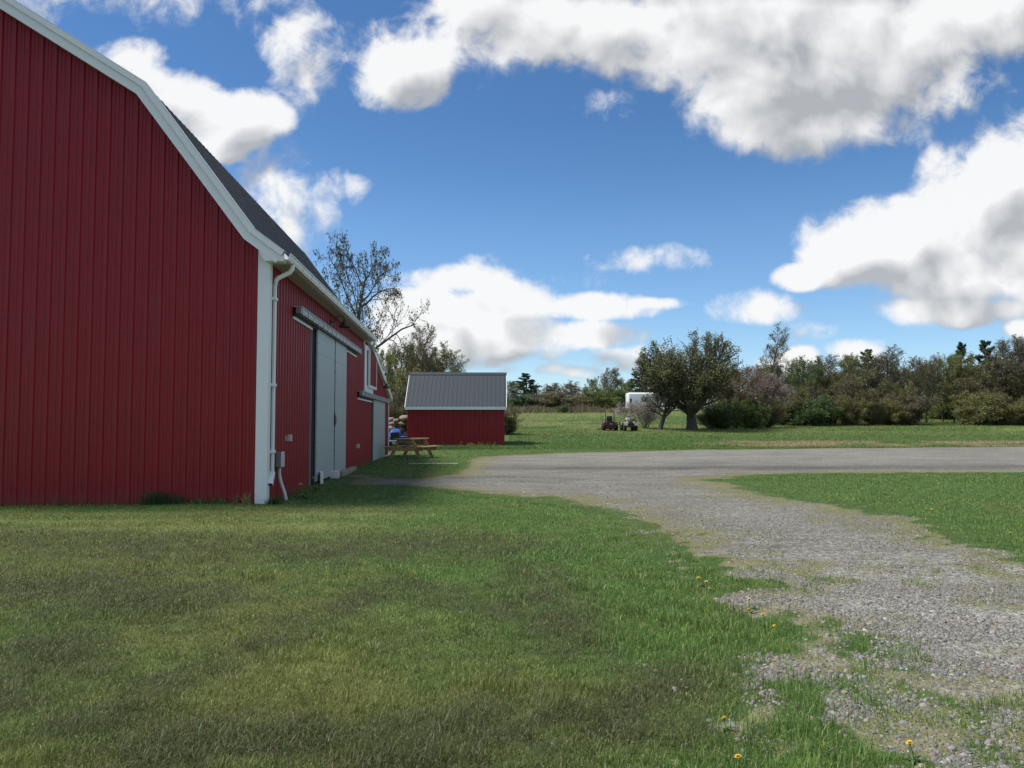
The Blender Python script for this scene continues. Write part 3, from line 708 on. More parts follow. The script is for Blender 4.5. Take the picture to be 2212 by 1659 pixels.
    mb = MB(); mb.box((.081, 6.69, 1.28), (.105, 6.73, 1.62), M['black'], .005); mb.box((.0755, 6.712, .06), (.083, 6.778, 3.485), M['black']); mb.tube([(.09, 6.66, 1.55), (.13, 6.66, 1.52), (.13, 6.66, 1.36), (.09, 6.66, 1.33)], .01, M['black'], 6); mb.build('latch_and_gap_shade', d1)  # full-height black strip paints the dark gap between the leaves
    mb = MB(); mb.box((-.34, 3.852, -.1), (.03, 3.90, 3.498), M['grey']); mb.box((-.30, 4.05, -.1), (.018, 4.30, 3.498), M['dark']); mb.box((-.2, 6.722, .05), (.022, 6.768, 3.49), M['dark']); mb.split('jamb_and_gap_shade', barn)  # grey post is the jamb; near-black boxes paint the shade in the gaps
    def track(y0, y1, z, nb):
        mb = MB(); mb.box((.075, y0, z), (.19, y1, z + .13), M['track'], .012); mb.box((.020, y0, z + .132), (.20, y1, z + .15), M['galv'])
        mb.box((.020, y0 + .02, z - .045), (.072, y1 - .02, z - .002), M['black']); t = mb.build('door_track', barn)
        for k in range(nb):
            y = y0 + .15 + k * (y1 - y0 - .3) / (nb - 1)
            m2 = MB(); m2.box((.021, y - .025, z - .012), (.196, y + .025, z - .004), M['track']); m2.box((.1905, y - .028, z - .012), (.201, y + .028, z + .128), M['lgrey']); m2.build('track_bracket', t)
        return t
    track(1.9, 11.1, 3.50, 16)
    mb = MB(); mb.box((.021, 1.92, 3.40), (.05, 3.84, 3.45), M['white']); mb.box((.021, 8.80, 3.40), (.05, 11.0, 3.45), M['white']); mb.split('header_trim', barn)
    leaf(15.62, 19.72, -.12, 2.24, .03, (.52, 1.1, 1.68), 3)
    mb = MB(); mb.box((-.3, 15.31, -.1), (.018, 15.60, 2.238), M['dark']); mb.split('jamb_and_gap_shade', barn)  # near-black box paints the shade in the slot beside the door
    track(11.45, 19.8, 2.24, 12)
    mb = MB(); mb.box((.021, 11.45, 2.12), (.055, 15.28, 2.17), M['white']); mb.split('header_trim', barn)
    # hay door: white casing with a red panel standing proud of it
    mb = MB(); X0, X1 = .021, .05
    mb.box((X0, 13.10, 2.45), (X1, 13.62, 4.02), M['white']); mb.box((X0, 13.622, 3.88), (X1, 15.98, 4.02), M['white']); mb.box((X0, 13.622, 2.42), (X1, 15.55, 2.66), M['white'])
    mb.box((X0, 13.622, 2.661), (.024, 15.98, 3.879), M['dark']); cas = mb.build('hay_door_frame', barn)  # thin near-black sheet paints the shade between casing and panel
    mb = MB(); prof = rib_profile(13.92, 15.88, phase=.03)
    mb.grid([[(.105 + h, y, 2.70) for y, h in prof], [(.105 + h, y, 3.84) for y, h in prof]], M['red']); mb.box((.06, 13.90, 2.69), (.102, 15.90, 3.85), M['red'])
    hd = mb.build('hay_door', barn)
    mb = MB(); mb.box((.058, 13.78, 2.60), (.130, 13.918, 3.87), M['white']); mb.box((.058, 13.919, 2.60), (.130, 16.0, 2.688), M['white']); mb.box((.058, 15.902, 2.689), (.130, 16.0, 3.87), M['white']); mb.build('hay_door_trim', hd)
    # gooseneck lamps
    for y, z in ((6.25, 3.90), (17.2, 2.86)):
        mb = MB(); mb.lathe([(.065, .0), (.065, .02), (.03, .035)], M['black'], 14, Matrix.Translation((.021, y, z)), 'X')
        p = [(.04, y, z)]
        for k in range(9):
            a = math.pi * (1 - k / 8); p.append((.27 + .10 * math.cos(a), y, z + .06 + .085 * math.sin(a)))
        p.insert(1, (.12, y, z - .02)); p.append((.37, y, z + .02))
        mb.tube(p, .011, M['black'], 8)
        lamp = mb.build('wall_lamp', barn)
        mb = MB(); mb.lathe([(.028, .05), (.04, .0), (.05, -.03), (.09, -.07), (.145, -.125), (.150, -.14), (.138, -.125), (.05, -.04), (.01, -.03)], M['black'], 20, Matrix.Translation((.37, y, z)))
        mb.build('lamp_shade', lamp)
    # meter box, conduit, outlets
    mb = MB(); mb.box((.022, .62, .58), (.115, .86, .85), M['grey'], .01); bx = mb.build('meter_box', barn)
    mb = MB(); mb.box((.116, .615, .585), (.135, .865, .855), M['lgrey'], .006); mb.build('box_lid', bx)
    mb = MB(); mb.tube([(.07, .74, .58), (.07, .74, .48), (.08, .73, .40), (.12, .70, .28), (.18, .66, .14), (.22, .63, .02), (.23, .62, -.06)], .032, M['lgrey'], 10); mb.build('conduit', barn)
    for y, z in ((1.55, 1.08), (11.4, .66)):
        mb = MB(); mb.box((.021, y - .19, z - .05), (.028, y - .02, z + .05), M['grey']); mb.box((.021, y, z - .06), (.10, y + .10, z + .07), M['lgrey'], .01); mb.build('outlet_box', barn)
build_barn()

def block(name, label, cat, x0, y0, x1, y1, h, m, rz=0, group=None):
    """a small beam or block beside the barn, in barn coordinates"""
    L = MB(); L.box((-abs(x1 - x0) / 2, -abs(y1 - y0) / 2, 0), (abs(x1 - x0) / 2, abs(y1 - y0) / 2, h), m, .008)
    cx, cy = (x0 + x1) / 2, (y0 + y1) / 2
    wx = BC[0] + cx * math.cos(BTH) - cy * math.sin(BTH); wy = BC[1] + cx * math.sin(BTH) + cy * math.cos(BTH)
    o = L.build(name); o.location = (wx, wy, tz(wx, wy)); o.rotation_euler = (0, 0, BTH + rz)
    return tag(o, label, cat, group)
block('concrete_block', 'squat grey concrete block under the gap between the two big grey sliding doors', 'block', .02, 6.3, .24, 6.75, .18, M['conc'], .1)
block('wood_beam', 'pale timber offcut lying against the foot of the right big grey sliding door', 'beam', .09, 7.1, .27, 8.5, .13, M['oldwood'], -.03)
block('wood_beam', 'short timber offcut against red wall between the two grey doorways', 'beam', .04, 8.95, .20, 10.2, .11, M['oldwood'], .02)
block('white_bucket_lid', 'small white upright slab at foot of the left big grey sliding door', 'slab', .10, 4.42, .17, 4.85, .26, M['white'], .2)
block('white_board', 'thin pale board lying in grass in front of the picnic table', 'board', 1.5, 13.3, 3.15, 13.37, .03, M['conc'], -BTH)

# ------------------------------------------------------------------ red shed
def build_shed():
    W, Dp = 5.75, 4.2
    t = thing('shed', 'small red shed with a grey ribbed metal gable roof beside the gravel', 'shed', (-6.21, 47.75, tz(-3.3, 48) - .02), R(.6))
    H = 2.25; pitch = .96; rp = [(-.22, H + .0), (Dp / 2, H + 2.12), (Dp + .22, H + .0)]
    def shed_prof(a, b): return rib_profile(a, b, .26, .018, .003, .1)
    mb = MB(); pr = shed_prof(0, W)
    mb.grid([[(x, -h, -.15) for x, h in pr], [(x, -h, H + .05) for x, h in pr]], M['shed_red'])
    for xx, s in ((0, -1), (W, 1)):
        pr2 = shed_prof(0, Dp)
        mb.grid([[(xx + s * h, y, -.15) for y, h in pr2], [(xx + s * h, y, H + .18 + (Dp / 2 - abs(y - Dp / 2)) * 2.12 / (Dp / 2 + .22)) for y, h in pr2]], M['shed_red'])
    mb.grid([[(x, Dp, -.15) for x in (0, W)], [(x, Dp, H) for x in (0, W)]], M['shed_red'])
    mb.build('wall', t)
    mb = MB(); pr = rib_profile(-.13, W + .13, .26, .015, .003, .02); lines = {h: offset_line(rp, h) for h in set(h for _, h in pr)}
    mb.grid([[(x, lines[h][i][0], lines[h][i][1] + .05) for x, h in pr] for i in range(3)], M['shed_roof'])
    mb.grid([[(x, p[0], p[1] - .0) for x in (-.12, W + .12)] for p in rp], M['shed_roof'])
    mb.build('roof', t)
    mb = MB(); z = H + 2.12 + .05; mb.prism([(Dp / 2 - .15, z - .12), (Dp / 2, z + .035), (Dp / 2 + .15, z - .12), (Dp / 2 + .15, z - .09), (Dp / 2, z + .06), (Dp / 2 - .15, z - .09)], 'X', -.15, W + .15, M['shed_roof']); mb.build('ridge_cap', t)
    mb = MB(); mb.box((-.13, -.255, H - .13), (W + .13, -.225, H + .045), M['white']); mb.box((-.12, -.224, H - .125), (W + .12, -.021, H - .11), M['white'])
    mb.box((-.13, Dp + .225, H - .1), (W + .13, Dp + .255, H + .045), M['white']); mb.split('fascia', t)
    mb = MB()
    for xx in (-.15, W + .12):
        for a, b in ((0, 1), (1, 2)):
            mb.bar((xx + .015, rp[a][0], rp[a][1] - .03), (xx + .015, rp[b][0], rp[b][1] - .03), .03, .13, M['white'], (0, 0, 1))
    mb.build('rake_trim', t)
build_shed()

# ------------------------------------------------------------------ picnic table
def build_table():
    t = thing('picnic_table', 'new pine picnic table with attached benches standing on grass by the barn corner', 'picnic table', (-4.02, 32.3, tz(-4, 32.3)), R(-17))
    W = M['wood']; Lh = .92
    mb = MB()
    for k in range(5): mb.box((-.36 + k * .146, -Lh, .74), (-.36 + k * .146 + .138, Lh, .778), W, .005)
    mb.split('tabletop', t)
    for s in (-1, 1):
        mb = MB()
        for k in range(2):
            x = s * (.62 + k * .146); mb.box((x - .069, -Lh, .43), (x + .069, Lh, .468), W, .005)
        mb.split('bench', t)
    for y in (-.62, .62):
        for s in (-1, 1):
            mb = MB(); mb.bar((s * .26, y + .022 * s, .735), (s * .62, y + .022 * s, .0), .135, .04, W, (0, 1, 0)); mb.build('leg', t)
        mb = MB(); yy = y - .065 if y < 0 else y + .065
        mb.box((-.80, yy - .019, .29), (.80, yy + .019, .428), W, .004); mb.box((-.34, yy - .019, .60), (.34, yy + .019, .738), W, .004)
        mb.split('crossbeam', t)
    for s in (-1, 1):
        mb = MB(); mb.bar((0, s * .08, .70), (0, s * .58, .36), .04, .09, W, (1, 0, 0)); mb.build('brace', t)
build_table()

# ------------------------------------------------------------------ wheels and vehicles
def wheel(parent, x, y, r, w, hub=.55, rimc='rim'):
    mb = MB(); mb.lathe([(r * hub, -w / 2), (r * .86, -w / 2), (r * .97, -w * .38), (r, -w * .2), (r, w * .2), (r * .97, w * .38), (r * .86, w / 2), (r * hub, w / 2)], M['rubber'], 24, Matrix.Translation((x, y, r)), 'X')
    for k in range(14):
        a = 6.283 * k / 14; c = Matrix.Translation((x, y, r)) @ Matrix.Rotation(a, 4, 'X')
        mb.box((-w * .42, -.012, r - .01), (w * .42, .012, r + .012), M['rubber'], 0, at=c)
    o = mb.build('wheel', parent)
    mb = MB(); mb.lathe([(.0001, -w * .30), (r * hub * .9, -w * .34), (r * hub * 1.02, -w * .46), (r * hub * 1.02, w * .46), (r * hub * .9, w * .34), (.0001, w * .30)], M[rimc], 18, Matrix.Translation((x, y, r)), 'X', cap=False)
    mb.build('rim', o)
    return o
def gpos(px, Y, dz=0):
    x = (px - 1106) / FOC * Y; return (x, Y, tz(x, Y) + dz)
def build_mower():
    t = thing('riding_mower', 'red zero-turn riding mower with roll bar, seen from behind in the field', 'mower', gpos(1317, 65.5), R(5))
    wheel(t, -.50, 0, .31, .27); wheel(t, .50, 0, .31, .27); wheel(t, -.34, 1.35, .16, .13); wheel(t, .34, 1.35, .16, .13)
    mb = MB(); mb.box((-.33, -.30, .22), (.33, .55, .60), M['mred'], .04, seg=2); mb.box((-.42, .3, .30), (.42, 1.4, .42), M['mred'], .02)
    mb.box((-.30, -.36, .62), (.30, .15, .74), M['black'], .03); mb.build('body', t)
    mb = MB(); mb.box((-.36, -.52, .20), (.36, -.46, .30), M['mred'], .01); mb.box((-.36, -.52, .56), (.36, -.46, .62), M['mred'], .01)
    for x in (-.34, .28): mb.box((x, -.515, .301), (x + .06, -.465, .559), M['mred'])
    mb.box((-.26, -.50, .36), (.26, -.47, .50), M['mred'], .01); mb.box((-.12, -.508, .52), (.12, -.501, .57), M['white']); mb.build('engine_guard', t)
    mb = MB()
    for x in (-.40, .40): mb.box((x - .17, -.12, .60), (x + .17, .60, .70), M['mred'], .05, seg=2)
    mb.build('fender', t)
    mb = MB(); mb.box((-.25, .22, .72), (.25, .70, .84), M['black'], .05, seg=2); mb.box((-.24, .14, .80), (.24, .26, 1.18), M['black'], .06, seg=2, rot=(R(-8), 0, 0)); mb.split('seat', t)
    mb = MB()
    for x in (-.36, .36):
        mb.box((x - .025, -.05, .60), (x + .025, .0, 1.52), M['black'], .006)
        mb.box((x - .032, -.06, 1.10), (x + .032, .01, 1.16), M['grey'])
    mb.split('roll_bar', t)
    for s in (-1, 1):
        mb = MB(); mb.tube([(s * .44, .75, .55), (s * .46, .85, .95), (s * .50, .78, 1.12), (s * .40, .70, 1.13)], .016, M['black'], 6); mb.build('control_lever', t)
    mb = MB(); mb.box((-.68, .55, .12), (.66, 1.15, .24), M['mred'], .04); mb.box((-.92, .6, .10), (-.68, 1.1, .16), M['black'], .02); mb.build('mower_deck', t)
build_mower()
def build_atv():
    t = thing('quad_bike', 'pale camouflage quad bike facing us with a loaded front rack', 'quad bike', gpos(1358, 65.0), R(3))
    for x in (-.44, .44):
        wheel(t, x, -.62, .30, .22); wheel(t, x, .62, .30, .25)
    mb = MB(); mb.box((-.20, -.85, .38), (.20, .85, .60), M['black'], .03); mb.box((-.30, -.80, .56), (.30, -.35, .76), M['beige'], .06, seg=2); mb.box((-.18, -.35, .60), (.18, .2, .86), M['beige'], .06, seg=2)
    mb.box((-.30, -.93, .30), (.30, -.84, .40), M['black'], .015); mb.build('body', t)
    for x in (-.43, .43):
        for y in (-.6, .62):
            mb = MB()
            rows = []
            for k in range(9):
                a = R(15 + 150 * k / 8); rows.append([(x - .17, y - .42 * math.cos(a), .34 + .38 * math.sin(a)), (x + .17, y - .42 * math.cos(a), .32 + .38 * math.sin(a))])
            mb.grid(rows, M['beige'], True); mb.grid([[(p[0], p[1], p[2] - .02) for p in r_] for r_ in rows], M['black'], True)
            mb.build('fender', t)
    for s in (-1, 1):
        mb = MB(); mb.lathe([(.0001, -.06), (.06, -.055), (.085, -.02), (.085, .05), (.06, .08)], M['lens'], 16, Matrix.Translation((s * .25, -.82, .67)), 'Y'); mb.build('headlight', t)
    mb = MB(); mb.box((-.14, -.85, .56), (.14, -.81, .74), M['black'])
    for x in (-.10, -.05, 0, .05, .10): mb.box((x - .009, -.862, .575), (x + .009, -.851, .725), M['beige'])
    mb.build('grille', t)
    mb = MB(); mb.tube([(-.34, -.88, .60), (-.30, -.94, .42), (.30, -.94, .42), (.34, -.88, .60)], .02, M['black'], 8)
    for y in (-.85, -.7, -.55, -.4): mb.tube([(-.38, y, .84), (.38, y, .84)], .012, M['black'], 6)
    for x in (-.38, .38): mb.tube([(x, -.85, .84), (x, -.4, .84)], .014, M['black'], 6); mb.tube([(x * .7, -.7, .70), (x * .8, -.7, .84)], .012, M['black'], 6)
    mb.build('front_rack', t)
    mb = MB(); mb.tube([(-.40, -.12, 1.06), (-.22, -.2, 1.02), (0, -.26, .92), (.22, -.2, 1.02), (.40, -.12, 1.06)], .017, M['black'], 8); mb.build('handlebar', t)
    mb = MB(); mb.box((-.17, .1, .80), (.17, .85, .94), M['black'], .06, seg=2); mb.split('seat', t)
    z = tz(t.location.x, 65)
    def put(name, label, cat, bm):
        o = bm.build(name); o.location = t.location; o.rotation_euler = t.rotation_euler; tag(o, label, cat)
    mb = MB(); mb.box((-.36, -.86, .856), (-.06, -.52, 1.06), M['white'], .03, seg=2); mb.box((-.37, -.87, 1.03), (-.05, -.51, 1.075), M['lgrey'], .015); put('storage_box', 'pale box with lid strapped on front rack of the quad bike', 'box', mb)
    mb = MB(); mb.tube([(-.02, -.70, .93), (.10, -.72, .96), (.24, -.70, .95), (.36, -.68, .92)], [.05, .085, .09, .05], M['beige'], 10); put('rolled_tarp', 'rolled tan tarp lying on front rack of the quad bike', 'tarp', mb)
build_atv()
def build_tractor():
    t = thing('lawn_tractor', 'blue lawn tractor with black grille parked between the barn and the shed', 'lawn tractor', (-6.30, 43.6, tz(-6.3, 43.6)), R(6)); t.scale = (1.12,) * 3
    wheel(t, -.38, -.55, .19, .16); wheel(t, .38, -.55, .19, .16); wheel(t, -.40, .65, .27, .24); wheel(t, .40, .65, .27, .24)
    mb = MB(); pr = []
    for y, z0, w, h in ((-.78, .42, .24, .30), (-.70, .42, .27, .42), (-.4, .42, .29, .50), (0, .42, .28, .54), (.1, .42, .27, .54)):
        row = []
        for k in range(13):
            a = math.pi * k / 12; e = .45
            cx, sy = math.cos(a), math.sin(a); row.append((w * math.copysign(abs(cx) ** e, cx), y, z0 + h * sy ** e))
        pr.append(row)
    mb.grid(pr, M['blue'], True); mb.poly(pr[0], M['blue']); mb.poly(pr[-1][::-1], M['blue']); mb.build('hood', t)
    mb = MB(); mb.box((-.205, -.80, .45), (.205, -.785, .80), M['black'], .004)
    for k in range(6): mb.box((-.19, -.812, .47 + k * .055), (.19, -.801, .49 + k * .055), M['black'])
    mb.build('grille', t)
    mb = MB(); mb.box((-.28, -.82, .20), (.28, 1.0, .41), M['black'], .03); mb.box((-.50, -.22, .12), (.52, .42, .26), M['black'], .04); mb.box((-.13, -.83, .24), (.13, -.821, .34), M['lgrey']); mb.build('chassis', t)
    mb = MB(); mb.box((-.40, -.90, .36), (.40, -.86, .41), M['lgrey'], .01); mb.build('bumper', t)
    for s in (-1, 1):
        mb = MB(); mb.box((s * .40 - .14, .36, .52), (s * .40 + .14, .98, .60), M['blue'], .05, seg=2); mb.build('fender', t)
    mb = MB(); mb.box((-.22, .45, .60), (.22, .85, .70), M['black'], .04, seg=2); mb.box((-.2, .8, .68), (.2, .9, .98), M['black'], .04, seg=2); mb.split('seat', t)
    mb = MB(); mb.tube([(0, .1, .85), (0, .2, 1.0)], .02, M['black'], 8); c = Matrix.Translation((0, .22, 1.02)) @ Matrix.Rotation(R(-35), 4, 'X')
    mb.tube([c @ Vector((.17 * math.cos(6.2832 * k / 16), .17 * math.sin(6.2832 * k / 16), 0)) for k in range(17)], .014, M['black'], 6); mb.build('steering_wheel', t)
build_tractor()
def build_rv():
    Y = 119.0; x0 = (1357 - 1106) / FOC * Y
    t = thing('travel_trailer', 'white travel trailer parked in the field behind the trees', 'trailer', (x0, Y, tz(x0 + 3, Y)), R(2))
    L_, W_ = 4.8, 2.4
    mb = MB(); mb.box((0, 0, .45), (L_, W_, 2.95), M['rvwhite'], .28, seg=4); mb.build('body', t)
    mb = MB(); mb.box((.25, -.012, 1.02), (L_ - .2, -.001, 1.10), M['grey']); mb.build('stripe', t)
    for x, z, w, h in ((.28, 1.75, .22, .28), (.28, 1.42, .22, .28), (2.0, 1.6, .9, .6), (3.95, 1.6, .6, .6)):
        mb = MB(); mb.box((x - .03, -.02, z - .03), (x + w + .03, -.002, z + h + .03), M['black'], .004); f = mb.build('window', t)
        mb = MB(); mb.box((x, -.028, z), (x + w, -.021, z + h), M['glass']); mb.build('pane', f)
    mb = MB(); mb.box((3.1, -.02, .6), (3.8, -.002, 2.4), M['lgrey'], .004); mb.build('door', t)
    for x in (3.0, 3.75):
        mb = MB(); mb.lathe([(.2, -.1), (.33, -.1), (.34, 0), (.33, .1), (.2, .1)], M['rubber'], 18, Matrix.Translation((x, .18, .34)), 'Y'); w = mb.build('wheel', t)
    mb = MB(); mb.box((.3, .1, .36), (L_ - .2, W_ - .1, .46), M['black']); mb.bar((.4, .5, .42), (-1.0, 1.2, .42), .08, .1, M['black']); mb.bar((.4, 1.9, .42), (-1.0, 1.2, .42), .08, .1, M['black']); mb.bar((-.9, 1.2, .42), (-.9, 1.2, -.1), .06, .06, M['black'], (0, 1, 0)); mb.build('hitch_frame', t)
build_rv()
# ------------------------------------------------------------------ boulders between barn and shed
def build_rocks():
    rng = random.Random(5); Y = 49.5
    spots = [(843, 939, 21, 13, 'low tan boulder next to the barn corner at the pile foot'), (862, 941, 24, 12, 'wide flat tan boulder in the second course of the stone pile'), (880, 938, 20, 13, 'grey boulder beside the shed wall at the pile foot'),
             (846, 927, 22, 12, 'flat brown boulder in the pile, just right of the barn corner trim'), (866, 928, 24, 11, 'long brown boulder across the middle of the stone pile'), (884, 925, 22, 13, 'blocky grey boulder touching the shed wall in mid pile'),
             (850, 916, 20, 10, 'dark boulder under the two small top stones of the pile'), (874, 916, 28, 10, 'long grey slab boulder under the biggest top boulder'),
             (844, 908, 17, 11, 'pointed pale boulder on pile top next to the barn corner'), (857, 910, 14, 10, 'small round brown boulder on pile top between two paler ones'), (877, 905, 27, 15, 'largest pale boulder on the pile top beside the shed'),
             (838, 921, 20, 14, 'brown boulder half hidden behind the barn corner'), (838, 943, 20, 15, 'low boulder half hidden behind the barn corner near the ground'), (892, 914, 22, 14, 'pale boulder half hidden behind the left end of the shed'), (895, 938, 24, 15, 'low boulder half hidden behind the left end of the shed'), (855, 951, 24, 13, 'boulder behind the blue lawn tractor at ground level'), (880, 953, 26, 14, 'boulder at ground level behind the picnic table')]
    for i, (px, py, w, h, lab) in enumerate(spots):
        s = Y / FOC; x = (px - 1106) * s; z = EYE + (916 - py) * s
        bm = bmesh.new(); bmesh.ops.create_icosphere(bm, subdivisions=3, radius=1)
        o_ = Vector((rng.uniform(0, 50), rng.uniform(0, 50), rng.uniform(0, 50)))
        from mathutils import noise
        pl = [(Vector((rng.gauss(0, 1), rng.gauss(0, 1), rng.gauss(0, 1))).normalized(), rng.uniform(.72, .92)) for _ in range(9)]
        for v in bm.verts:
            c = v.co.copy()
            for nrm, d in pl:
                e = c.dot(nrm)
                if e > d: c -= nrm * (e - d) * .85
            c *= 1 + .13 * noise.noise(c * 1.6 + o_) + .05 * noise.noise(c * 5 + o_)
            v.co = Vector((c.x * w * s * .56, c.y * w * s * .6, c.z * h * s * .60))
        for f in bm.faces: f.smooth = True
        me = bpy.data.meshes.new('boulder'); bm.to_mesh(me); bm.free()
        o = link('boulder', me, None, [M['rock']]); o.location = (x, Y + rng.uniform(-.15, .25), z); o.rotation_euler = (0, rng.uniform(-.15, .15), 0)
        tag(o, lab, 'boulder', 'boulders in the stone pile between barn and shed')
build_rocks()

# ------------------------------------------------------------------ trees
def bark_mat(name, col):
    m = mat(name, col, .9, var=.3, vscale=3, bump=.4, bscale=25, spec=.2); return m
M['bark'] = bark_mat('bark', (.085, .074, .060)); M['bark_grey'] = bark_mat('bark_grey', (.105, .095, .085))
def leaf_mat():
    m = bpy.data.materials.new('tree_leaf'); m.use_nodes = True; nt = m.node_tree; T = NT(nt); b = nt.nodes['Principled BSDF']
    a = nt.nodes.new('ShaderNodeVertexColor'); a.layer_name = 'Col'; oi = nt.nodes.new('ShaderNodeObjectInfo')
    c = T.mix(1.0, a.outputs[0], oi.outputs['Color'], 'MULTIPLY')
    nt.links.new(c, b.inputs['Base Color']); b.inputs['Roughness'].default_value = .6; b.inputs['Specular IOR Level'].default_value = .25
    tr = T.n('ShaderNodeBsdfTranslucent', {'Color': c}); mx = T.n('ShaderNodeMixShader', {0: .35, 1: b.outputs[0], 2: tr.outputs[0]})
    nt.links.new(mx.outputs[0], nt.nodes['Material Output'].inputs[0]); return m
M['leaf'] = leaf_mat()
class Tree:
    def __init__(s, seed, H=8.0, r0=.16, levels=4, kids=(12, 7, 6, 0), ang=(50, 45, 45), ratio=(.55, .5, .5), tmin=(.25, .2, .2), up=(.05, .12, .08, .05), wob=(.06, .14, .2, .25), tl=1.0, leaf=3, lsize=.07, llen=1.4, stems=1, lean=.0, splay=0, taper=1.0, leaf_lv=2, shape=None, lspread=.10, rmin=.008, clip=None):
        s.rng = np.random.default_rng(seed); s.k = dict(kids=kids, ang=ang, ratio=ratio, tmin=tmin, up=up, wob=wob, levels=levels, leaf=leaf, taper=taper, leaf_lv=leaf_lv, shape=shape)
        s.br = []; s.lf = []; s.lsize = lsize; s.llen = llen; s.rmin = rmin; s.clip = clip; s.lspread = lspread
        for i in range(stems):
            a = s.rng.random() * 6.28 if stems == 1 else 6.28 * i / stems + s.rng.normal(0, .3)
            q = splay * (.4 + .8 * s.rng.random()) if stems > 1 else lean
            d = np.array([math.sin(q) * math.cos(a), math.sin(q) * math.sin(a), math.cos(q)])
            if stems == 1 and lean: d = np.array([math.sin(lean), 0, math.cos(lean)])
            off = np.array([math.cos(a), math.sin(a), 0]) * (.05 * H * .3 if stems > 1 else 0)
            s.grow(off - np.array([0, 0, .15]), d, H * tl * (1 if stems == 1 else .5 + .75 * s.rng.random()), r0 * (1 if stems == 1 else .8), 0)
        s.finish()
    def grow(s, p, d, L, r, lv):
        k = s.k; rng = s.rng; n = (7, 5, 4, 3, 3)[lv]
        if s.clip and lv >= 1:                    # a rounded outline: shoots stop near the edge of the crown
            for _ in range(6):
                e = p + d * L * .95 - np.array([0, 0, s.clip[0]])
                if (e[0] ** 2 + e[1] ** 2) / s.clip[1] ** 2 + e[2] ** 2 / s.clip[2] ** 2 > 1 + .12 * rng.random(): L *= .8
        pts = [p]; ds = [d]
        for i in range(n):
            d = d + rng.normal(0, k['wob'][lv], 3) + np.array([0, 0, k['up'][lv]]); d = d / np.linalg.norm(d)
            p = p + d * (L / n); pts.append(p); ds.append(d)
        pts = np.array(pts); t = np.linspace(0, 1, n + 1); tip = max(s.rmin * .7, r * .22)
        rad = r * (1 - t) ** (.8 * k['taper']) + tip * t
        if lv == 0: rad[0] *= 1.35
        s.br.append((pts, rad, lv))
        if lv >= k['leaf_lv']:
            for _ in range(k['leaf'] if lv < k['levels'] - 1 else k['leaf'] * 2):
                u = rng.random() * n; i = min(int(u), n - 1); q = pts[i] + (pts[i + 1] - pts[i]) * (u - i)
                s.lf.append(q + rng.normal(0, s.lspread, 3))
        if lv < k['levels'] - 1:
            m = k['kids'][lv]; ph = rng.random() * 6.28
            for j in range(m):
                u = k['tmin'][lv] + (1 - k['tmin'][lv]) * (j + rng.random() * .8) / m
                u = min(u, .99); f = u * n; i = int(f); q = pts[i] + (pts[i + 1] - pts[i]) * (f - i); dd = ds[i + 1]
                a = R(k['ang'][lv]) * (.7 + .6 * rng.random()); ph += 2.4 + rng.normal(0, .4)
                e1 = np.cross(dd, [0.31, .2, .93]); e1 /= np.linalg.norm(e1); e2 = np.cross(dd, e1)
                nd = dd * math.cos(a) + (e1 * math.cos(ph) + e2 * math.sin(ph)) * math.sin(a)
                sh = k['shape'](u) if (k['shape'] and lv == 0) else (1.15 - .6 * u)
                s.grow(q, nd, L * k['ratio'][lv] * sh * (.75 + .5 * rng.random()), max(s.rmin, rad[i] * .55), lv + 1)
    def tubes(s, pick, sides):
        V = []; Q = []; nv = 0
        for pts, rad, lv in s.br:
            if not pick(lv): continue
            ns = sides(lv); n = len(pts)
            d = np.gradient(pts, axis=0); d /= np.linalg.norm(d, axis=1)[:, None] + 1e-9
            a = np.cross(d, [.13, .97, .2]); a /= np.linalg.norm(a, axis=1)[:, None] + 1e-9; b = np.cross(d, a)
            th = np.arange(ns) * 2 * np.pi / ns
            V.append((pts[:, None] + (a[:, None] * np.cos(th)[None, :, None] + b[:, None] * np.sin(th)[None, :, None]) * rad[:, None, None]).reshape(-1, 3))
            i = np.arange(n - 1)[:, None] * ns + np.arange(ns)[None]; j = np.arange(n - 1)[:, None] * ns + (np.arange(ns)[None] + 1) % ns
            Q.append((np.stack([i, j, j + ns, i + ns], -1).reshape(-1, 4) + nv)); nv += n * ns
        return np.concatenate(V), np.concatenate(Q)
    def finish(s):
        rng = s.rng
        V, Q = s.tubes(lambda l: l <= 1, lambda l: 9 if l == 0 else 6); s.trunk = np_mesh('trunk', V, Q, smooth=True)
        V2, Q2 = s.tubes(lambda l: l >= 2, lambda l: 3)
        P = np.array(s.lf) if s.lf else np.zeros((0, 3)); n = len(P)
        sz = s.lsize * (.5 + rng.random(n)); a = rng.normal(0, 1, (n, 3)); a /= np.linalg.norm(a, axis=1)[:, None] + 1e-9
        b = np.cross(a, rng.normal(0, 1, (n, 3))); b /= np.linalg.norm(b, axis=1)[:, None] + 1e-9
        A = a * (sz * s.llen)[:, None]; B = b * sz[:, None] * .8
        L = np.stack([P - A * .5, P + B * .5, P + A * .5, P - B * .5], 1).reshape(-1, 3)
        q = np.arange(n * 4).reshape(-1, 4) + len(V2)
        col = np.ones((len(V2) + 4 * n, 3)); v = (.55 + .9 * rng.random((n, 1))) * np.array([1, 1, 1]) * (1 + rng.normal(0, .12, (n, 3)))
        col[len(V2):] = np.repeat(np.clip(v, .2, 2), 4, 0)
        s.crown = np_mesh('crown', np.concatenate([V2, L]), np.concatenate([Q2, q]), col=col, qmat=np.concatenate([np.zeros(len(Q2)), np.ones(n)]))
        allv = np.concatenate([V2, L]); s.H = np.percentile(allv[:, 2], 99.7); s.W = np.percentile(allv[:, 0], 99) - np.percentile(allv[:, 0], 1); s.cx = (np.percentile(allv[:, 0], 99) + np.percentile(allv[:, 0], 1)) / 2
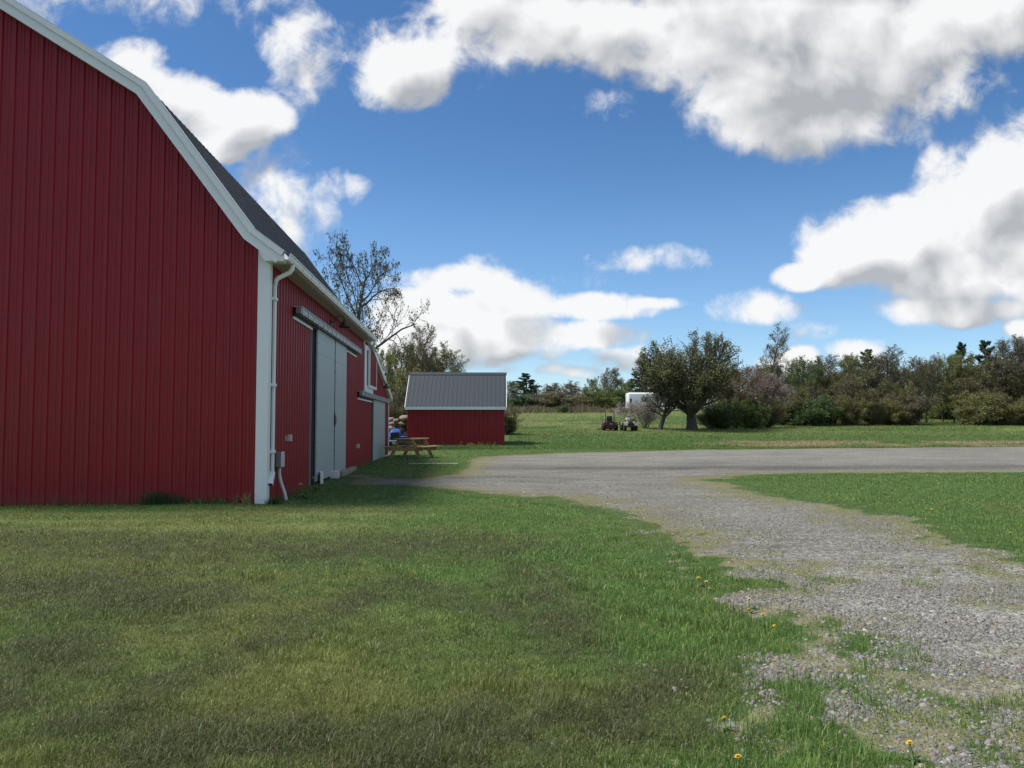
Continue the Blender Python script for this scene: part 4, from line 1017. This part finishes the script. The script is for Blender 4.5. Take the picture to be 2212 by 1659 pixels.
        s.trunk.materials.append(M['bark']); s.crown.materials.append(M['bark']); s.crown.materials.append(M['leaf'])
PROTO = {}
def P_(k, n, **kw): PROTO[k] = [Tree(s_, **kw) for s_ in n]
cone = lambda u: 1.15 - 1.0 * u
dome = lambda u: .55 + .9 * math.sin(math.pi * min(1, u * 1.02)) * .8
P_('old', (23,), H=11, r0=.26, levels=5, kids=(12, 8, 7, 5), ang=(56, 45, 45, 40), ratio=(.62, .5, .46, .42), tmin=(.34, .25, .2, .2), up=(.03, .0, .03, .08, .1), wob=(.10, .20, .22, .25, .3), leaf=1, lsize=.10, leaf_lv=3, lean=.10)
P_('round', (31,), clip=(3.9, 3.7, 3.2), tl=.56, H=6.2, r0=.36, levels=5, kids=(34, 9, 8, 4), ang=(56, 36, 36, 36), ratio=(1.45, .52, .46, .45), tmin=(.30, .15, .15, .15), up=(.02, .09, .14, .14, .1), wob=(.08, .12, .14, .2, .2), leaf=1, lsize=.075, leaf_lv=4, rmin=.011, shape=lambda u: 1.0 - .25 * u)
P_('lean', (35,), H=4.2, r0=.26, levels=5, rmin=.010, kids=(11, 7, 6, 4), ang=(60, 40, 40, 40), ratio=(.75, .55, .5, .5), tmin=(.40, .25, .2, .2), up=(.02, .05, .1, .1, .1), wob=(.1, .14, .16, .2, .2), leaf=2, lsize=.06, leaf_lv=3, lean=.03)
P_('bare', (41, 42, 43), H=9, r0=.12, levels=4, rmin=.013, kids=(20, 10, 7), ang=(38, 38, 38), ratio=(.42, .45, .5), tmin=(.25, .2, .2), up=(.03, .16, .12, .1), wob=(.05, .12, .16, .2), leaf=2, lsize=.085, leaf_lv=2)
P_('leafy', (51, 52, 53), H=8, r0=.13, levels=4, kids=(19, 9, 6), ang=(58, 45, 45), ratio=(.42, .48, .5), tmin=(.14, .2, .2), up=(.03, .08, .06, .05), wob=(.05, .14, .2, .2), leaf=6, lsize=.10, leaf_lv=2, shape=dome, lspread=.14)
P_('slim', (61, 62), H=9, r0=.09, levels=4, rmin=.011, kids=(22, 8, 6), ang=(36, 40, 40), ratio=(.27, .42, .5), tmin=(.28, .2, .2), up=(.02, .12, .08, .05), wob=(.03, .10, .15, .2), leaf=2, lsize=.07, leaf_lv=2)
P_('conifer', (71, 72), H=9, r0=.14, levels=3, kids=(38, 12), ang=(72, 45), ratio=(.30, .34), tmin=(.12, .2), up=(.02, .06, .05), wob=(.02, .10, .12), leaf=6, lsize=.13, llen=2.4, leaf_lv=1, shape=cone, lspread=.06)
P_('vase', (81, 82), H=2.6, r0=.045, levels=4, kids=(9, 6, 4), ang=(28, 38, 40), ratio=(.5, .5, .5), tmin=(.25, .2, .2), up=(.03, .04, .05, .05), wob=(.10, .16, .2, .2), leaf=3, lsize=.05, leaf_lv=2, stems=9, splay=.55)
P_('shrub', (91, 92, 93), H=2.8, r0=.04, levels=4, kids=(11, 7, 4), ang=(42, 45, 45), ratio=(.55, .5, .5), tmin=(.06, .1, .1), up=(.03, .06, .05, .03), wob=(.10, .18, .2, .2), leaf=3, lsize=.095, leaf_lv=2, stems=12, splay=.6, lspread=.12)
P_('thicket', (95, 96), H=3.2, r0=.035, levels=4, kids=(13, 8, 5), ang=(34, 38, 40), ratio=(.45, .45, .5), tmin=(.06, .15, .1), up=(.03, .10, .08, .05), wob=(.08, .14, .2, .2), leaf=2, lsize=.07, leaf_lv=2, stems=13, splay=.5)

PLACED = []
_tr = random.Random(3)
def plant(px, Y, top, wpx, kind, tint, desc, place, base=None, cat='tree', bark=None, name=None):
    pr = PROTO[kind]; p = pr[len(PLACED) % len(pr)]
    x = (px - 1106) / FOC * Y; zb = tz(x, Y) if base is None else base
    h = EYE + (916 - top) * Y / FOC - zb; w = wpx / FOC * Y
    rz = _tr.uniform(0, 6.28) if kind not in ('old', 'lean') else 0
    nm = name or {'conifer': 'conifer_tree', 'vase': 'shrub', 'shrub': 'shrub', 'thicket': 'shrub', 'bare': 'bare_tree', 'slim': 'slender_tree'}.get(kind, 'leafy_tree')
    t = thing(nm, None, cat if nm != 'shrub' else 'shrub', (x, Y, zb - .02), rz)
    t.scale = (w / p.W, w / p.W, h / p.H)
    a = link('trunk', p.trunk, t); b = link('crown', p.crown, t)
    b.color = (*tint, 1)
    PLACED.append((px, desc, place, t)); return t
G1, G2, G3 = (.135, .185, .052), (.11, .165, .06), (.19, .235, .055)
OL, BR, PU, GY = (.20, .20, .075), (.175, .160, .078), (.165, .150, .090), (.20, .185, .125)
YG, PK, WH, CO = (.16, .20, .045), (.19, .135, .095), (.42, .38, .34), (.055, .095, .060)
BB, TH, FL, WD = 'behind the barn', 'in the thicket behind the shed', 'in the far tree line', 'in the right hand wood'
ML = 'on the field edge near the quad bike'
# behind the barn
plant(734, 45.0, 500, 275, 'old', (.10, .095, .045), 'wide spreading old tree with few leaves rising over the roof', BB, name='old_tree')
# thicket behind the shed
for a in ((833, 61, 752, 60, 'leafy', G3, 'small yellow green leafy tree nearest the barn corner'), (862, 64, 742, 66, 'bare', OL, 'thin olive tree beside the tallest tree'),
          (905, 63, 702, 96, 'bare', BR, 'tallest twiggy brown tree'), (940, 65, 735, 90, 'bare', OL, 'dark olive twiggy tree right beside the tallest one'), (968, 61, 768, 70, 'slim', GY, 'round grey bare tree at the right end'),
          (884, 66, 735, 80, 'leafy', G1, 'dull green tree half hidden behind the tallest tree'), (850, 58, 838, 80, 'thicket', GY, 'grey leafless brush just right of the barn roof end'), (905, 60, 800, 110, 'shrub', OL, 'broad olive bush just above the shed roof'),
          (955, 60, 795, 100, 'shrub', G2, 'dark green bush above the shed roof'), (868, 60, 830, 90, 'shrub', OL, 'olive bush left of the shed roof'), (930, 67, 760, 90, 'leafy', OL, 'olive tree filling the middle'), (818, 60, 800, 70, 'shrub', G1, 'dull green bush behind the barn end'), (845, 56, 868, 80, 'thicket', BR, 'low brown brush over the stone pile')):
    plant(*a, TH)
plant(1098, 60, 884, 66, 'thicket', BR, 'low rounded brown bush', 'at the right end of the shed')
# far tree line
for i, a in enumerate(((1100, 824, 40, 'bare', BR), (1117, 822, 46, 'leafy', G1), (1137, 806, 68, 'conifer', CO), (1158, 828, 42, 'bare', PU), (1178, 832, 42, 'bare', BR), (1199, 827, 44, 'bare', PU), (1221, 829, 44, 'bare', BR), (1243, 822, 46, 'bare', BR), (1264, 836, 38, 'bare', PU),
          (1284, 816, 46, 'leafy', G1), (1301, 801, 30, 'slim', G3), (1321, 794, 48, 'bare', GY), (1338, 816, 44, 'leafy', G1), (1356, 822, 44, 'leafy', OL), (1377, 802, 54, 'conifer', CO), (1397, 788, 69, 'conifer', CO), (1414, 812, 52, 'leafy', G1), (1450, 815, 60, 'leafy', OL))):
    px, top, w, k, tint = a
    plant(px, 136 + 5 * math.sin(i * 2.1), top, w, k, tint, {'bare': 'small bare brownish tree', 'leafy': 'small green leafy tree', 'conifer': 'dark conifer', 'slim': 'slender light green tree'}[k] if tint != GY else 'tall bare grey tree', FL)
for i, (px, top, w, k, tint, ds) in enumerate(((1112, 852, 70, 'shrub', G2, 'dark bush'), (1144, 850, 84, 'shrub', CO, 'broad dark green bush'), (1188, 846, 90, 'shrub', GY, 'rounded grey bush'), (1232, 848, 80, 'shrub', GY, 'rounded grey bush'), (1264, 850, 66, 'shrub', BR, 'brown bush'), (1297, 838, 80, 'shrub', G1, 'green bush'), (1337, 842, 80, 'shrub', G1, 'green bush'), (1385, 845, 80, 'shrub', G1, 'green bush'), (1205, 852, 70, 'shrub', BR, 'brown bush'), (1165, 852, 70, 'shrub', BR, 'brown bush'))):
    plant(px, 127 + 2 * math.sin(i), top, w, k, tint, ds, FL)
plant(1218, 116, 868, 26, 'vase', G2, 'tiny lone vase shaped bush', 'out in the field before the far tree line')
# trees by the quad bike
plant(1394, 69, 852, 92, 'vase', WH, 'vase shaped bush in pale blossom', ML)
plant(1426, 66.5, 840, 92, 'lean', (.15, .14, .09), 'short leaning apple tree with a thick trunk', ML, name='apple_tree')
plant(1494, 66, 720, 200, 'round', (.19, .205, .085), 'big round twiggy tree with a stout trunk', ML, name='old_tree')
for a in ((1598, 71, 792, 118, 'leafy', PK, 'bronze pink flowering tree'), (1640, 73, 800, 92, 'lean', (.38, .30, .28), 'pale blossoming tree'), (1652, 76, 699, 78, 'slim', GY, 'tall slender nearly bare tree'),
          (1556, 68, 866, 80, 'shrub', G2, 'dark green bush right beside the stout trunk'), (1622, 68.5, 858, 84, 'shrub', G1, 'green bush under the bronze pink tree'), (1588, 70, 842, 74, 'thicket', BR, 'brown bush behind the dark green one'), (1545, 71, 818, 80, 'leafy', OL, 'olive leafy tree touching the big round one'), (1570, 74, 800, 80, 'bare', BR, 'brown twiggy tree behind the bronze pink one'), (1660, 70, 866, 70, 'thicket', BR, 'twiggy brown bush under the slender tree')):
    plant(*a, 'just right of the big round tree')
# the wood on the right
for i, (px, Y, top, w, k, tint) in enumerate(((1690, 82, 790, 84, 'leafy', G2), (1722, 86, 768, 74, 'bare', OL), (1748, 82, 776, 84, 'leafy', G2), (1783, 85, 766, 72, 'bare', GY), (1804, 82, 786, 92, 'bare', BR), (1840, 84, 762, 80, 'leafy', OL), (1878, 88, 755, 81, 'conifer', CO), (1886, 83, 775, 76, 'bare', BR),
          (1916, 85, 750, 76, 'bare', PU), (1950, 87, 747, 64, 'slim', GY), (1962, 82, 770, 84, 'bare', BR), (2000, 86, 766, 66, 'bare', PU), (2036, 88, 774, 70, 'leafy', G3), (2060, 86, 762, 72, 'leafy', YG), (2077, 90, 740, 66, 'conifer', CO), (2100, 84, 764, 84, 'leafy', OL), (2130, 88, 736, 85, 'conifer', CO), (2146, 83, 764, 84, 'bare', BR), (2172, 84, 734, 86, 'bare', PU), (2206, 86, 727, 90, 'bare', BR), (2240, 84, 722, 96, 'bare', PU), (2300, 85, 722, 110, 'leafy', OL))):
    ds = {OL: 'olive', GY: 'grey', BR: 'brown', PU: 'purplish brown', G2: 'dark green', G3: 'fresh green', YG: 'bright yellow green', CO: 'dark'}[tint]
    plant(px, Y, top, w, k, tint, ds + {'bare': ' twiggy tree', 'leafy': ' leafy tree', 'conifer': ' conifer', 'slim': ' spindly bare tree'}[k], WD)
for i, (px, Y, top, w, k, tint, ds) in enumerate(((1690, 79, 852, 80, 'thicket', BR, 'brown twiggy bush'), (1742, 78, 858, 86, 'shrub', G2, 'dark green bush'), (1790, 79.5, 836, 70, 'thicket', PU, 'purplish twiggy bush'), (1838, 78, 856, 80, 'thicket', OL, 'olive twiggy bush'), (1884, 79, 842, 76, 'thicket', BR, 'brown twiggy bush'), (1925, 79.6, 862, 70, 'shrub', OL, 'olive bush'), (1966, 78.5, 850, 76, 'thicket', PU, 'purplish twiggy bush'),
          (2046, 96, 846, 78, 'shrub', YG, 'bright yellow green bush in the gap'), (2100, 79, 850, 84, 'shrub', OL, 'olive bush'), (2140, 80, 838, 80, 'thicket', BR, 'brown twiggy bush'), (2176, 78.5, 854, 80, 'thicket', OL, 'olive twiggy bush'), (2212, 80, 862, 80, 'shrub', BR, 'brown leafy bush'), (2262, 79, 855, 110, 'shrub', OL, 'olive bush'),
          (1720, 81, 826, 80, 'thicket', OL, 'olive twiggy bush'), (1825, 81, 818, 80, 'thicket', BR, 'brown twiggy bush'), (1945, 82, 822, 80, 'thicket', OL, 'olive twiggy bush'), (2125, 82, 818, 80, 'thicket', BR, 'brown twiggy bush'), (2190, 83, 806, 84, 'thicket', OL, 'olive twiggy bush'))):
    plant(px, Y, top, w, k, tint, ds, WD)
for i, px in enumerate(range(1540, 2300, 58)):
    plant(px, 104 + 3 * math.sin(i * 1.7), 800 + 12 * math.sin(i * 2.3), 92, ('bare', 'leafy')[i % 2], (BR, OL, PU, G1)[i % 4], ('twiggy tree half hidden at the back', 'leafy tree half hidden at the back')[i % 2], WD)
def _labels():
    words = ['leftmost', 'second', 'third', 'fourth', 'fifth', 'sixth', 'seventh', 'eighth', 'ninth', 'tenth', 'eleventh', 'twelfth', 'thirteenth']
    groups = {}
    for e in PLACED: groups.setdefault((e[1], e[2]), []).append(e)
    for (ds, pl), L in groups.items():
        L.sort(key=lambda e: e[0])
        for i, e in enumerate(L):
            t = e[3]
            if len(L) == 1: t['label'] = ds + ' ' + pl
            else:
                o = 'leftmost' if i == 0 else ('rightmost' if i == len(L) - 1 else words[i] + ' from left')
                t['label'] = o + ' ' + ds + ' ' + pl
            t['group'] = {TH: 'trees and bushes of the thicket behind the shed', FL: 'trees and bushes of the far tree line', WD: 'trees and bushes of the right hand wood'}.get(pl, 'trees at the near edge of the field')
_labels()
def dry_weeds():
    rng = np.random.default_rng(4); n = 9000
    x = rng.uniform(-4, 19, n); y = 121 + 5 * (fbm(x * .22, 0 * x, 9, 3) - .5) + rng.normal(0, 2.2, n); z = terr(x, y)
    h = (.3 + .9 * rng.random(n)) * (.25 + 1.7 * fbm(x * .28, y * .25, 3, 3) ** 1.3); a = rng.random(n) * 6.28; w = .05
    B = np.stack([x, y, z], 1); A = np.stack([np.cos(a), np.sin(a), 0 * a], 1) * w; T_ = np.stack([rng.normal(0, .15, n), rng.normal(0, .15, n), h], 1)
    V = np.stack([B - A, B + A, B + T_ + A * .4, B + T_ - A * .4], 1).reshape(-1, 3)
    c = np.array([.19, .165, .095]) * (.6 + .8 * rng.random((n, 1)))
    me = np_mesh('dry_weeds', V, np.arange(4 * n).reshape(-1, 4), col=np.repeat(c, 4, 0))
    tag(link('dry_weeds', me, None, [M['blade']]), 'strip of tall dry brown weeds below the far tree line', 'weeds', kind='stuff')
dry_weeds()
# ------------------------------------------------------------------ dandelions and weeds
def build_flowers():
    def proto(kind):
        mb = MB(); rng = random.Random(9 + kind); h = (.09, .12, .05)[kind]
        mb.tube([(0, 0, -.01), (.006, .004, h * .5), (.004, .010, h)], .003, M['stem'], 5)
        n = 13
        for ring, (r, z, tilt) in enumerate(((.021, .0, .15), (.015, .005, .5), (.009, .008, .9))):
            for k in range(n - 3 * ring):
                a = 6.2832 * k / (n - 3 * ring) + ring * .3; c, s_ = math.cos(a), math.sin(a); w = .0042
                zz = h + z
                mb.poly([(.004 + c * .003 - s_ * w * .5, .010 + s_ * .003 + c * w * .5, zz), (.004 + c * .003 + s_ * w * .5, .010 + s_ * .003 - c * w * .5, zz), (.004 + c * r + s_ * w, .010 + s_ * r - c * w, zz + r * tilt), (.004 + c * r * 1.08, .010 + s_ * r * 1.08, zz + r * tilt), (.004 + c * r - s_ * w, .010 + s_ * r + c * w, zz + r * tilt)], M['yellow'])
        mb.lathe([(.002, h - .012), (.008, h - .008), (.009, h), (.0001, h + .003)], M['stem'], 8, Matrix.Translation((.004, .010, 0)))
        for k in range(5):
            a = 6.28 * k / 5 + rng.random(); L = rng.uniform(.06, .11); c, s_ = math.cos(a), math.sin(a)
            rows = [[(c * L * t - s_ * .012 * math.sin(3.0 * t + .1), s_ * L * t + c * .012 * math.sin(3.0 * t + .1), .035 * math.sin(2.6 * t)), (c * L * t + s_ * .012 * math.sin(3.0 * t + .1), s_ * L * t - c * .012 * math.sin(3.0 * t + .1), .035 * math.sin(2.6 * t))] for t in (0, .25, .5, .75, 1)]
            mb.grid(rows, M['stem'])
        return mb.build('dandelion')
    base = [proto(k) for k in range(3)]; used = [False] * 3; rng = random.Random(12)
    def put(x, y, label, group, sc_=1.0, lift=0):
        k = rng.randrange(3)
        if used[k]: o = base[k].copy(); COL.objects.link(o)
        else: o = base[k]; used[k] = True
        o.location = (x, y, tz(x, y) + lift); o.rotation_euler = (rng.uniform(-.2, .2), rng.uniform(-.2, .2), rng.uniform(0, 6.28)); o.scale = (sc_,) * 3
        tag(o, label, 'dandelion', group)
    def gp(px, py):
        d = ray(px, py); Y = EYE / -d.z * d.y; return (d.x / d.y * Y, Y)
    for px, py, lab in ((1512, 1267, 'pale dandelion farther up the lawn edge than the bright trio'), (1531, 1275, 'small faded dandelion just right of the pale one by the lawn edge'), (1620, 1316, 'dandelion at top of the bright trio on the gravel edge, behind another bloom'), (1622, 1325, 'bright dandelion bloom touching the one behind it on the gravel edge'), (1652, 1352, 'bright dandelion in the middle of the trio on the gravel edge'), (1671, 1371, 'lowest dandelion of the bright trio on the gravel edge'),
                        (1566, 1582, 'orange yellow dandelion alone in the near lawn'), (1600, 1650, 'faded dandelion at the very bottom of the lawn'), (1976, 1648, 'yellow dandelion by the stones at the bottom of the spur'), (2012, 1026 + 90, 'dandelion on the far edge of the worn gravel bend'), (2184, 1168, 'dandelion at the edge of the right lawn near the frame side')):
        x, y = gp(px, py); put(x, y, lab, 'dandelions at the gravel edge', (.62 if py > 1250 else .9), .0)
    def drift(n, x0, x1, y0, y1, label, group, s=1.3, lift=.02):
        for _ in range(n):
            x, y = rng.uniform(x0, x1), rng.uniform(y0, y1)
            if gravel_mask(np.array([x]), np.array([y]))[0] < 0: put(x, y, label, group, s * rng.uniform(.8, 1.3), lift)
    drift(26, -3.2, -.4, 46.2, 47.6, 'yellow dandelion among many along the front of the shed wall', 'dandelions in front of the shed', 1.4)
    drift(46, -.2, 5.2, 55, 58.5, 'yellow dandelion in the long drift on the lawn right of the shed', 'dandelions in the drift right of the shed', 1.6, .03)
    drift(26, 8.5, 14.5, 53.5, 57, 'yellow dandelion in the loose patch below the quad bike', 'dandelions below the quad bike', 1.5, .03)
    drift(60, 22, 44, 62, 76, 'yellow dandelion scattered on the grass below the right hand wood', 'dandelions below the wood', 1.6, .03)
    drift(14, -4.6, -3.0, 23.5, 29, 'dandelion in the grass patch between barn and picnic table', 'dandelions by the picnic table', .8)
    drift(16, 5.8, 12, 10.5, 20, 'tiny dandelion on the right lawn beyond the gravel bend', 'dandelions on the right lawn', .6)
    for dx, dy, h, lab in ((.42, .9, 1.5, 'tallest yellow dandelion of the clump right of the white conduit'), (.36, 1.1, 2.0, 'yellow dandelion leaning over the clump by the conduit'), (.5, .8, 1.2, 'low yellow dandelion of the clump beside the conduit'), (.3, 2.4, 2.2, 'dandelion gone tall against red wall left of the big doors')):
        x = BC[0] + dx; y = BC[1] + dy; put(x, y, lab, 'dandelions at the barn foot', h, .0)
    # weed tufts along the gable foot
    def tuft(name, label, lx, n, h, w, col, spread):
        r2 = np.random.default_rng(int(abs(lx) * 100)); a = r2.random(n) * 6.28; t = np.abs(r2.normal(0, .35, n)); L = h * (.5 + .6 * r2.random(n))
        bx, by = r2.normal(0, w * .4, n), -np.abs(r2.normal(0, .04, n)); V = []
        d = np.stack([np.cos(a) * np.sin(t), -np.abs(np.sin(a)) * np.sin(t) * .6, np.cos(t)], 1); sd = np.stack([-np.sin(a), np.cos(a), 0 * a], 1) * spread
        B = np.stack([bx, by, 0 * bx - .01], 1); m1 = B + d * L[:, None] * .55; m2 = B + d * L[:, None] * np.array([1.25, 1.25, .9])
        V = np.stack([B - sd, B + sd, m1 - sd * .8, m1 + sd * .8, m2], 1).reshape(-1, 3); i = np.arange(n) * 5
        c = np.repeat(np.array(col) * (.6 + .8 * r2.random((n, 1))), 5, 0)
        me = np_mesh(name, V, np.stack([i, i + 1, i + 3, i + 2], 1), np.stack([i + 2, i + 3, i + 4], 1), col=c)
        o = link(name, me, None, [M['blade']]); x = BC[0] + lx * math.cos(BTH) + .06 * math.sin(BTH); y = BC[1] + lx * math.sin(BTH) - .06
        o.location = (x, y, tz(x, y)); o.rotation_euler = (0, 0, BTH); tag(o, label, 'weeds', 'weeds at the barn foot')
    tuft('weed_clump', 'large dark green grass tuft against the foot of the red gable', -1.72, 420, .30, .32, (.07, .11, .05), .004)
    tuft('weed_clump', 'thin dark tuft beside the large one at the gable foot', -1.40, 90, .24, .12, (.08, .11, .05), .004)
    tuft('weed_clump', 'low broad leaved weeds midway along the gable foot', -1.02, 130, .11, .22, (.12, .20, .06), .009)
    tuft('weed_clump', 'low broad leaved weeds with one yellow bloom near the corner post', -.72, 130, .12, .16, (.12, .20, .06), .009)
    tuft('weed_clump', 'pale yellowing grass tuft beside the white corner post', -.27, 45, .25, .08, (.28, .27, .10), .005)
    tuft('weed_clump', 'spindly pale stalks left of the yellowing tuft', -.45, 14, .24, .04, (.28, .24, .12), .003)
    tuft('weed_clump', 'dry reddish stalks toward the left part of the gable foot', -3.35, 26, .30, .10, (.22, .13, .08), .002)
    tuft('weed_clump', 'thin dry stalks alone at the left part of the gable foot', -2.95, 14, .30, .06, (.22, .13, .08), .002)
    tuft('weed_clump', 'dark leafy weeds behind the white conduit', .20, 150, .16, .14, (.06, .11, .04), .008)
build_flowers()
